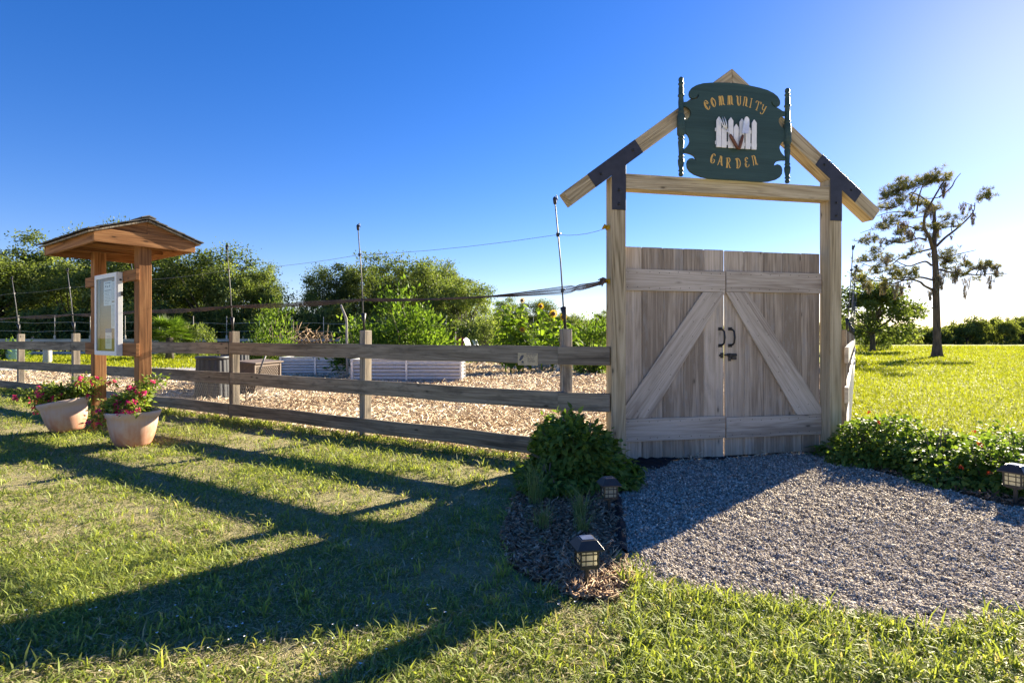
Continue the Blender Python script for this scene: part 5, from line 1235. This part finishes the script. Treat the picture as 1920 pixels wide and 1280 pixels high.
for kind, px, Y, yt, wp, lb in (
    ('oakA', -40, 49, 452, 250, 'dense oak cut by the left edge of the photo'), ('oakB', 62, 53, 446, 190, 'olive oak rising left of the kiosk roof'), ('oakC', 140, 50, 470, 190, 'lighter oak hidden behind the left of the kiosk roof'),
    ('oakA', 205, 60, 405, 150, 'tallest oak top poking above the kiosk ridge'), ('oakB', 300, 52, 455, 220, 'oak behind the right kiosk post, filling in under the roof'), ('oakA', 385, 50, 448, 190, 'broad oak just right of the kiosk roof'),
    ('oakC', 455, 49, 474, 140, 'sparser oak with a rounded top left of the sky gap'), ('oakB', 503, 55, 503, 66, 'low slim oak at the edge of the sky gap'), ('oakA', 612, 52, 486, 112, 'pointed dark oak right of the sky gap'),
    ('oakB', 688, 54, 482, 140, 'dark oak behind the middle fence rod'), ('oakA', 792, 51, 468, 170, 'tallest oak of the middle clump, above the bright shrub'), ('oakC', 868, 47, 506, 130, 'pale-lit oak at the right end of the middle clump'),
    ('oakB', 742, 58, 500, 120, 'oak set back between the two tallest in the middle clump'), ('oakB', 830, 56, 496, 100, 'oak set back behind the pale-lit one')):
    place_tree(kind, px, Y, yt, wp, lb, OAKG)
for px in range(-90, 900, 78):
    if 440 < px < 640: continue
    place_tree(random.choice(['oakA', 'oakB']), px+random.uniform(-15, 15), 64+random.uniform(-2, 4), random.uniform(492, 520) if px < 480 or px > 600 else 545, random.uniform(110, 140), 'oak of the second row, only partly showing between the nearer crowns', 'second row of oaks')
for kind, px, Y, yt, wp, lb in (
    ('oakB', 955, 66, 560, 80, 'small dark tree right of the middle clump, behind the sunflowers'), ('oakA', 1008, 68, 555, 105, 'rounded dark tree above the sunflowers'), ('oakC', 1062, 75, 578, 60, 'small tree behind the last tall fence rod'),
    ('oakA', 1100, 78, 594, 60, 'low dark tree seen just left of the gateway'), ('oakB', 1132, 70, 584, 55, 'low tree cut off by the left gateway post'), ('oakB', 1190, 80, 596, 80, 'low tree hidden by the closed gates')):
    place_tree(kind, px, Y, yt, wp, lb, 'small trees beyond the sunflowers')
ui = 0
for px in range(-60, 660, 46):
    ui += 1; place_tree('under' if ui % 3 else 'underB', px+random.uniform(-10, 10), 45+random.uniform(-1.0, 3), random.uniform(572, 602), random.uniform(80, 110), 'shadowy green thicket in the understorey below the oaks', 'thickets under the oaks')
for px in range(650, 960, 44):
    ui += 1; place_tree('underB' if ui % 3 else 'under', px+random.uniform(-10, 10), 43+random.uniform(-1, 2), random.uniform(575, 605), random.uniform(75, 100), 'leafy thicket at the foot of the middle oak clump', 'thickets under the middle oaks')
place_tree('underB', 372, 33, 606, 66, 'light green shrub right of the palmetto', rz=1)
place_tree('underB', 318, 34, 618, 50, 'low shrub at the foot of the palmetto', rz=2)
place_tree('round', 1636, 46, 517, 150, 'round spreading tree overhanging the end of the field-side fence', rz=.7)
place_tree('underB', 1640, 52, 612, 60, 'sunlit yellow-green bush under the spreading tree', rz=1.2)
place_tree('under', 1662, 55, 618, 48, 'dark low bush at the field edge below the spreading tree', rz=2.2)
fi = 0
for px in np.arange(1560, 1990, 17):
    fi += 1; Yf = 104+random.uniform(-2, 9); yt = 612-9*math.sin(px*.021)-random.uniform(0, 12)-(6 if px > 1850 else 0)
    place_tree('far' if fi % 3 else 'farB', px+random.uniform(-4, 4), Yf, yt, random.uniform(34, 52), 'low distant tree in the dark line at the far edge of the field', 'tree line across the field')
for px in np.arange(-60, 1560, 60):
    fi += 1; place_tree('far', px+random.uniform(-9, 9), 112+random.uniform(-2, 9), random.uniform(596, 610), random.uniform(70, 95), 'distant tree glimpsed behind the oaks and the garden', 'distant trees behind the garden')
for k in PROT:                                    # the first of each kind has served its copies
    o = PROT[k][0]
    for c in list(o.children): bpy.data.objects.remove(c)
    bpy.data.objects.remove(o)

# palmetto
px_, Yp = 318, 31; x = lx(px_, Yp); t = thing('palmetto', 'cabbage palmetto with a rounded head of fan leaves behind the right kiosk post', 'palm', (x, Yp, 0))
m = MB(); m.tube([V(x, Yp, 0), V(x, Yp, 1.2)], [.22, .18], 10); m.build('trunk', M['bark_oak'], t)
P, D, N, L = [], [], [], []; stm = MB()
for k in range(54):
    d = Vector(rdir(1)[0]); d.z = abs(d.z)*1.1-.25; d.normalize(); s = V(x, Yp, 1.3); hub = s+d*random.uniform(.55, .85); stm.tube([s, hub], .012, 4)
    sd_ = d.cross(UP).normalized(); u2 = sd_.cross(d)
    for j in range(22):
        a = (j/21-.5)*3.6; f = d*math.cos(a)+sd_*math.sin(a)+u2*.12*abs(a); P.append(tuple(hub)); D.append(tuple(f+V(0, 0, -.22*random.random()))); N.append(tuple(u2)); L.append(random.uniform(.5, .72))
L = np.array(L); q, T = leaves(np.array(P), np.array(D), np.array(N), L, np.full(len(L), .05), .2); stm.build('leaf_stalks', M['garden'], t); bulk('fronds', q, T, np.repeat(rng.uniform(0, 1, 54), 22), M['garden'], t)

# the lone pine on the field
Yp = 34.4
pine = thing('pine_tree', 'lone tall pine with open layered limbs and hanging grey moss on the sunny field', 'pine', (lx(1757, Yp), Yp, 0))
def P8(x, y, dy=0): return at(x/5.12+1600, y/5.12+310, Yp)+V(0, dy, 0)      # pixels of the enlarged pine
pr = random.Random(5); trunk = MB(); tips = []
trunk.tube([at(1757, 668, Yp)-UP*.25, at(1757, 661, Yp), at(1757, 640, Yp), at(1756, 590, Yp), at(1755, 545, Yp), P8(790, 1000), P8(775, 800), P8(780, 640)], [.40, .29, .215, .19, .175, .165, .14, .11], 12)
LIMBS = [
 ([(785, 640), (815, 500), (850, 380), (820, 310), (780, 240), (730, 195)], .15, 1), ([(820, 310), (870, 240), (845, 190), (830, 150)], .07, -1), ([(840, 400), (800, 450), (700, 470), (640, 460)], .05, 1.2), ([(815, 310), (700, 305), (660, 280)], .04, .8),
 ([(760, 790), (700, 700), (620, 610), (600, 480), (610, 420), (660, 290), (680, 220)], .15, -1), ([(610, 440), (540, 330), (500, 240), (520, 180)], .07, -1.5), ([(600, 490), (510, 440), (400, 435), (310, 460)], .06, .5), ([(540, 330), (430, 290), (350, 340)], .05, -2), ([(620, 610), (500, 540), (420, 540), (300, 580)], .06, 1.5),
 ([(700, 715), (600, 705), (500, 740), (380, 760), (250, 740), (130, 720)], .08, -.6), ([(600, 705), (500, 660), (420, 660), (330, 670), (260, 640)], .05, -1.5),
 ([(760, 800), (640, 830), (540, 870), (480, 930), (350, 945), (230, 880)], .08, 1.2), ([(750, 960), (660, 930), (560, 950), (430, 985), (300, 960), (150, 890)], .09, -1), ([(430, 985), (330, 1000), (210, 1020)], .05, -1.8), ([(760, 1100), (660, 1070), (560, 1095), (440, 1080), (300, 1095), (200, 1040), (60, 1000)], .09, .8),
 ([(765, 1195), (660, 1160), (590, 1125), (470, 1105), (350, 1130), (250, 1150), (80, 1090)], .11, -.8),
 ([(800, 775), (900, 690), (1030, 600), (1160, 495), (1240, 410), (1270, 330)], .11, .5), ([(1165, 490), (1165, 400), (1195, 350)], .05, .3), ([(1160, 390), (1110, 360), (1090, 335)], .03, .2), ([(1030, 590), (1015, 530), (1050, 500)], .04, .2), ([(950, 650), (940, 590), (960, 550)], .04, 0), ([(800, 620), (860, 590), (930, 490)], .05, .6),
 ([(825, 1000), (930, 1030), (1060, 1050), (1180, 1055), (1290, 1050), (1400, 1050)], .09, -.4), ([(1060, 1050), (1120, 990), (1200, 970)], .05, -.7), ([(1180, 1055), (1190, 1010), (1280, 960), (1340, 960)], .05, -.2), ([(990, 1040), (1000, 960), (1080, 940)], .04, .2), ([(800, 900), (860, 880), (930, 860)], .06, -1.2)]
mos = []
for pts, r0, dy in LIMBS:
    n = len(pts); q = [P8(x, y, dy*i/(n-1)*1.6) for i, (x, y) in enumerate(pts)]; sp = [Vector(p) for p in smooth([tuple(p) for p in q], 5)]
    trunk.tube(sp, [r0*.72*(1-.75*i/len(sp)) for i in range(len(sp))], 7)
    for i, p in enumerate(sp):
        f = i/len(sp)
        if pr.random() < .10 and f > .2: mos.append((p, pr.uniform(.3, .8)))
trunk.build('trunk', M['bark_pine'], pine)
# (centre x, centre y, half width, half height, tufts)
CL = [(800, 115, 130, 55, 62), (700, 150, 70, 50, 22), (520, 175, 110, 62, 46), (400, 240, 95, 60, 36), (300, 290, 62, 60, 24), (460, 300, 90, 60, 20), (360, 380, 100, 45, 30), (620, 350, 60, 45, 20), (740, 400, 85, 45, 30), (480, 470, 55, 30, 12), (560, 480, 40, 30, 8), (380, 520, 62, 40, 16), (300, 585, 85, 35, 24), (640, 600, 55, 38, 14), (800, 590, 75, 42, 24), (910, 500, 62, 35, 14), (960, 570, 50, 30, 8), (1050, 495, 26, 22, 5),
      (130, 715, 65, 48, 22), (220, 715, 26, 40, 7), (330, 735, 55, 25, 11), (440, 720, 50, 25, 9), (520, 720, 50, 20, 7), (215, 815, 62, 30, 12), (560, 830, 45, 35, 12), (490, 880, 35, 25, 7), (130, 900, 90, 35, 24), (310, 890, 70, 52, 24), (220, 1005, 60, 45, 20), (50, 1000, 45, 32, 10), (380, 1010, 90, 50, 24), (500, 1050, 90, 50, 34), (590, 1000, 32, 45, 10), (340, 1080, 80, 30, 12), (60, 1080, 60, 50, 18), (450, 650, 60, 22, 8),
      (1275, 280, 58, 55, 26), (1200, 345, 24, 30, 5), (900, 880, 85, 75, 44), (890, 965, 50, 40, 14), (1085, 945, 50, 35, 14), (1200, 965, 75, 45, 28), (1325, 965, 55, 35, 16), (1390, 1050, 40, 24, 8), (1010, 1045, 85, 40, 20), (1200, 1085, 40, 25, 6), (150, 1150, 40, 45, 9), (310, 1160, 45, 50, 14), (780, 700, 60, 40, 8), (720, 670, 40, 50, 8)]
P, D, T_ = [], [], []; tw = MB()
for cx, cy, hx, hy, k in CL:
    c0 = P8(cx, cy+hy*.6)
    for _ in range(int(k*1.3)):
        a, rr_ = pr.uniform(0, 6.28), math.sqrt(pr.random()); o = P8(cx+hx*rr_*math.cos(a), cy+hy*rr_*math.sin(a), pr.gauss(0, hx/5.12*.0325*.7)); tn = min(1, max(0, pr.gauss(.5, .25)))
        if pr.random() < .4: tw.tube([c0+V(pr.uniform(-.3, .3), pr.uniform(-.2, .2), 0), c0.lerp(o, .5)-UP*.05, o], [.022, .016, .01], 4)
        ax = V(pr.gauss(0, .6), pr.gauss(0, .6), pr.gauss(.5, .5)).normalized()
        for _ in range(24):
            d = (ax*.75+V(pr.gauss(0, .6), pr.gauss(0, .6), pr.gauss(0, .6))).normalized(); P.append(tuple(o)); D.append(tuple(d)); T_.append(min(1, max(0, tn+pr.gauss(0, .12))))
n = len(P); q, T = leaves(np.array(P), np.array(D), rdir(n), rng.uniform(.18, .34, n), rng.uniform(.016, .027, n), .1)
bulk('needles', q, T, T_, M['needle'], pine); tw.build('twigs', M['bark_pine'], pine)
P, D, L = [], [], []
for c, h in ((P8(1072, 1060), 1.15), (P8(150, 1080), .75), (P8(300, 1110), .6), (P8(95, 1070), .6), (P8(650, 745), .5), (P8(735, 1185), .55), (P8(600, 700), .5), (P8(725, 820), .3), (P8(890, 1000), .3), (P8(960, 1060), .4), (P8(420, 1105), .4), (P8(530, 1110), .3), (P8(790, 1000, -.28), 1.0), (P8(815, 1030, -.28), .9), (P8(780, 1060, -.28), .9))+tuple(mos):
    for _ in range(120 if h > .5 else 45):
        f = pr.random(); w_ = .16*math.sqrt(h)*(1-f*.75); P.append((c.x+pr.gauss(0, w_), c.y+pr.gauss(0, w_*.8), c.z-f*h)); D.append((pr.gauss(0, .16), pr.gauss(0, .16), -1)); L.append(pr.uniform(.15, .4)*h+.08)
L = np.array(L); q, T = leaves(np.array(P), np.array(D), rdir(len(L)), L, np.full(len(L), .035), .1); bulk('hanging_moss', q, T, rng.uniform(0, 1, len(L)), M['moss'], pine)
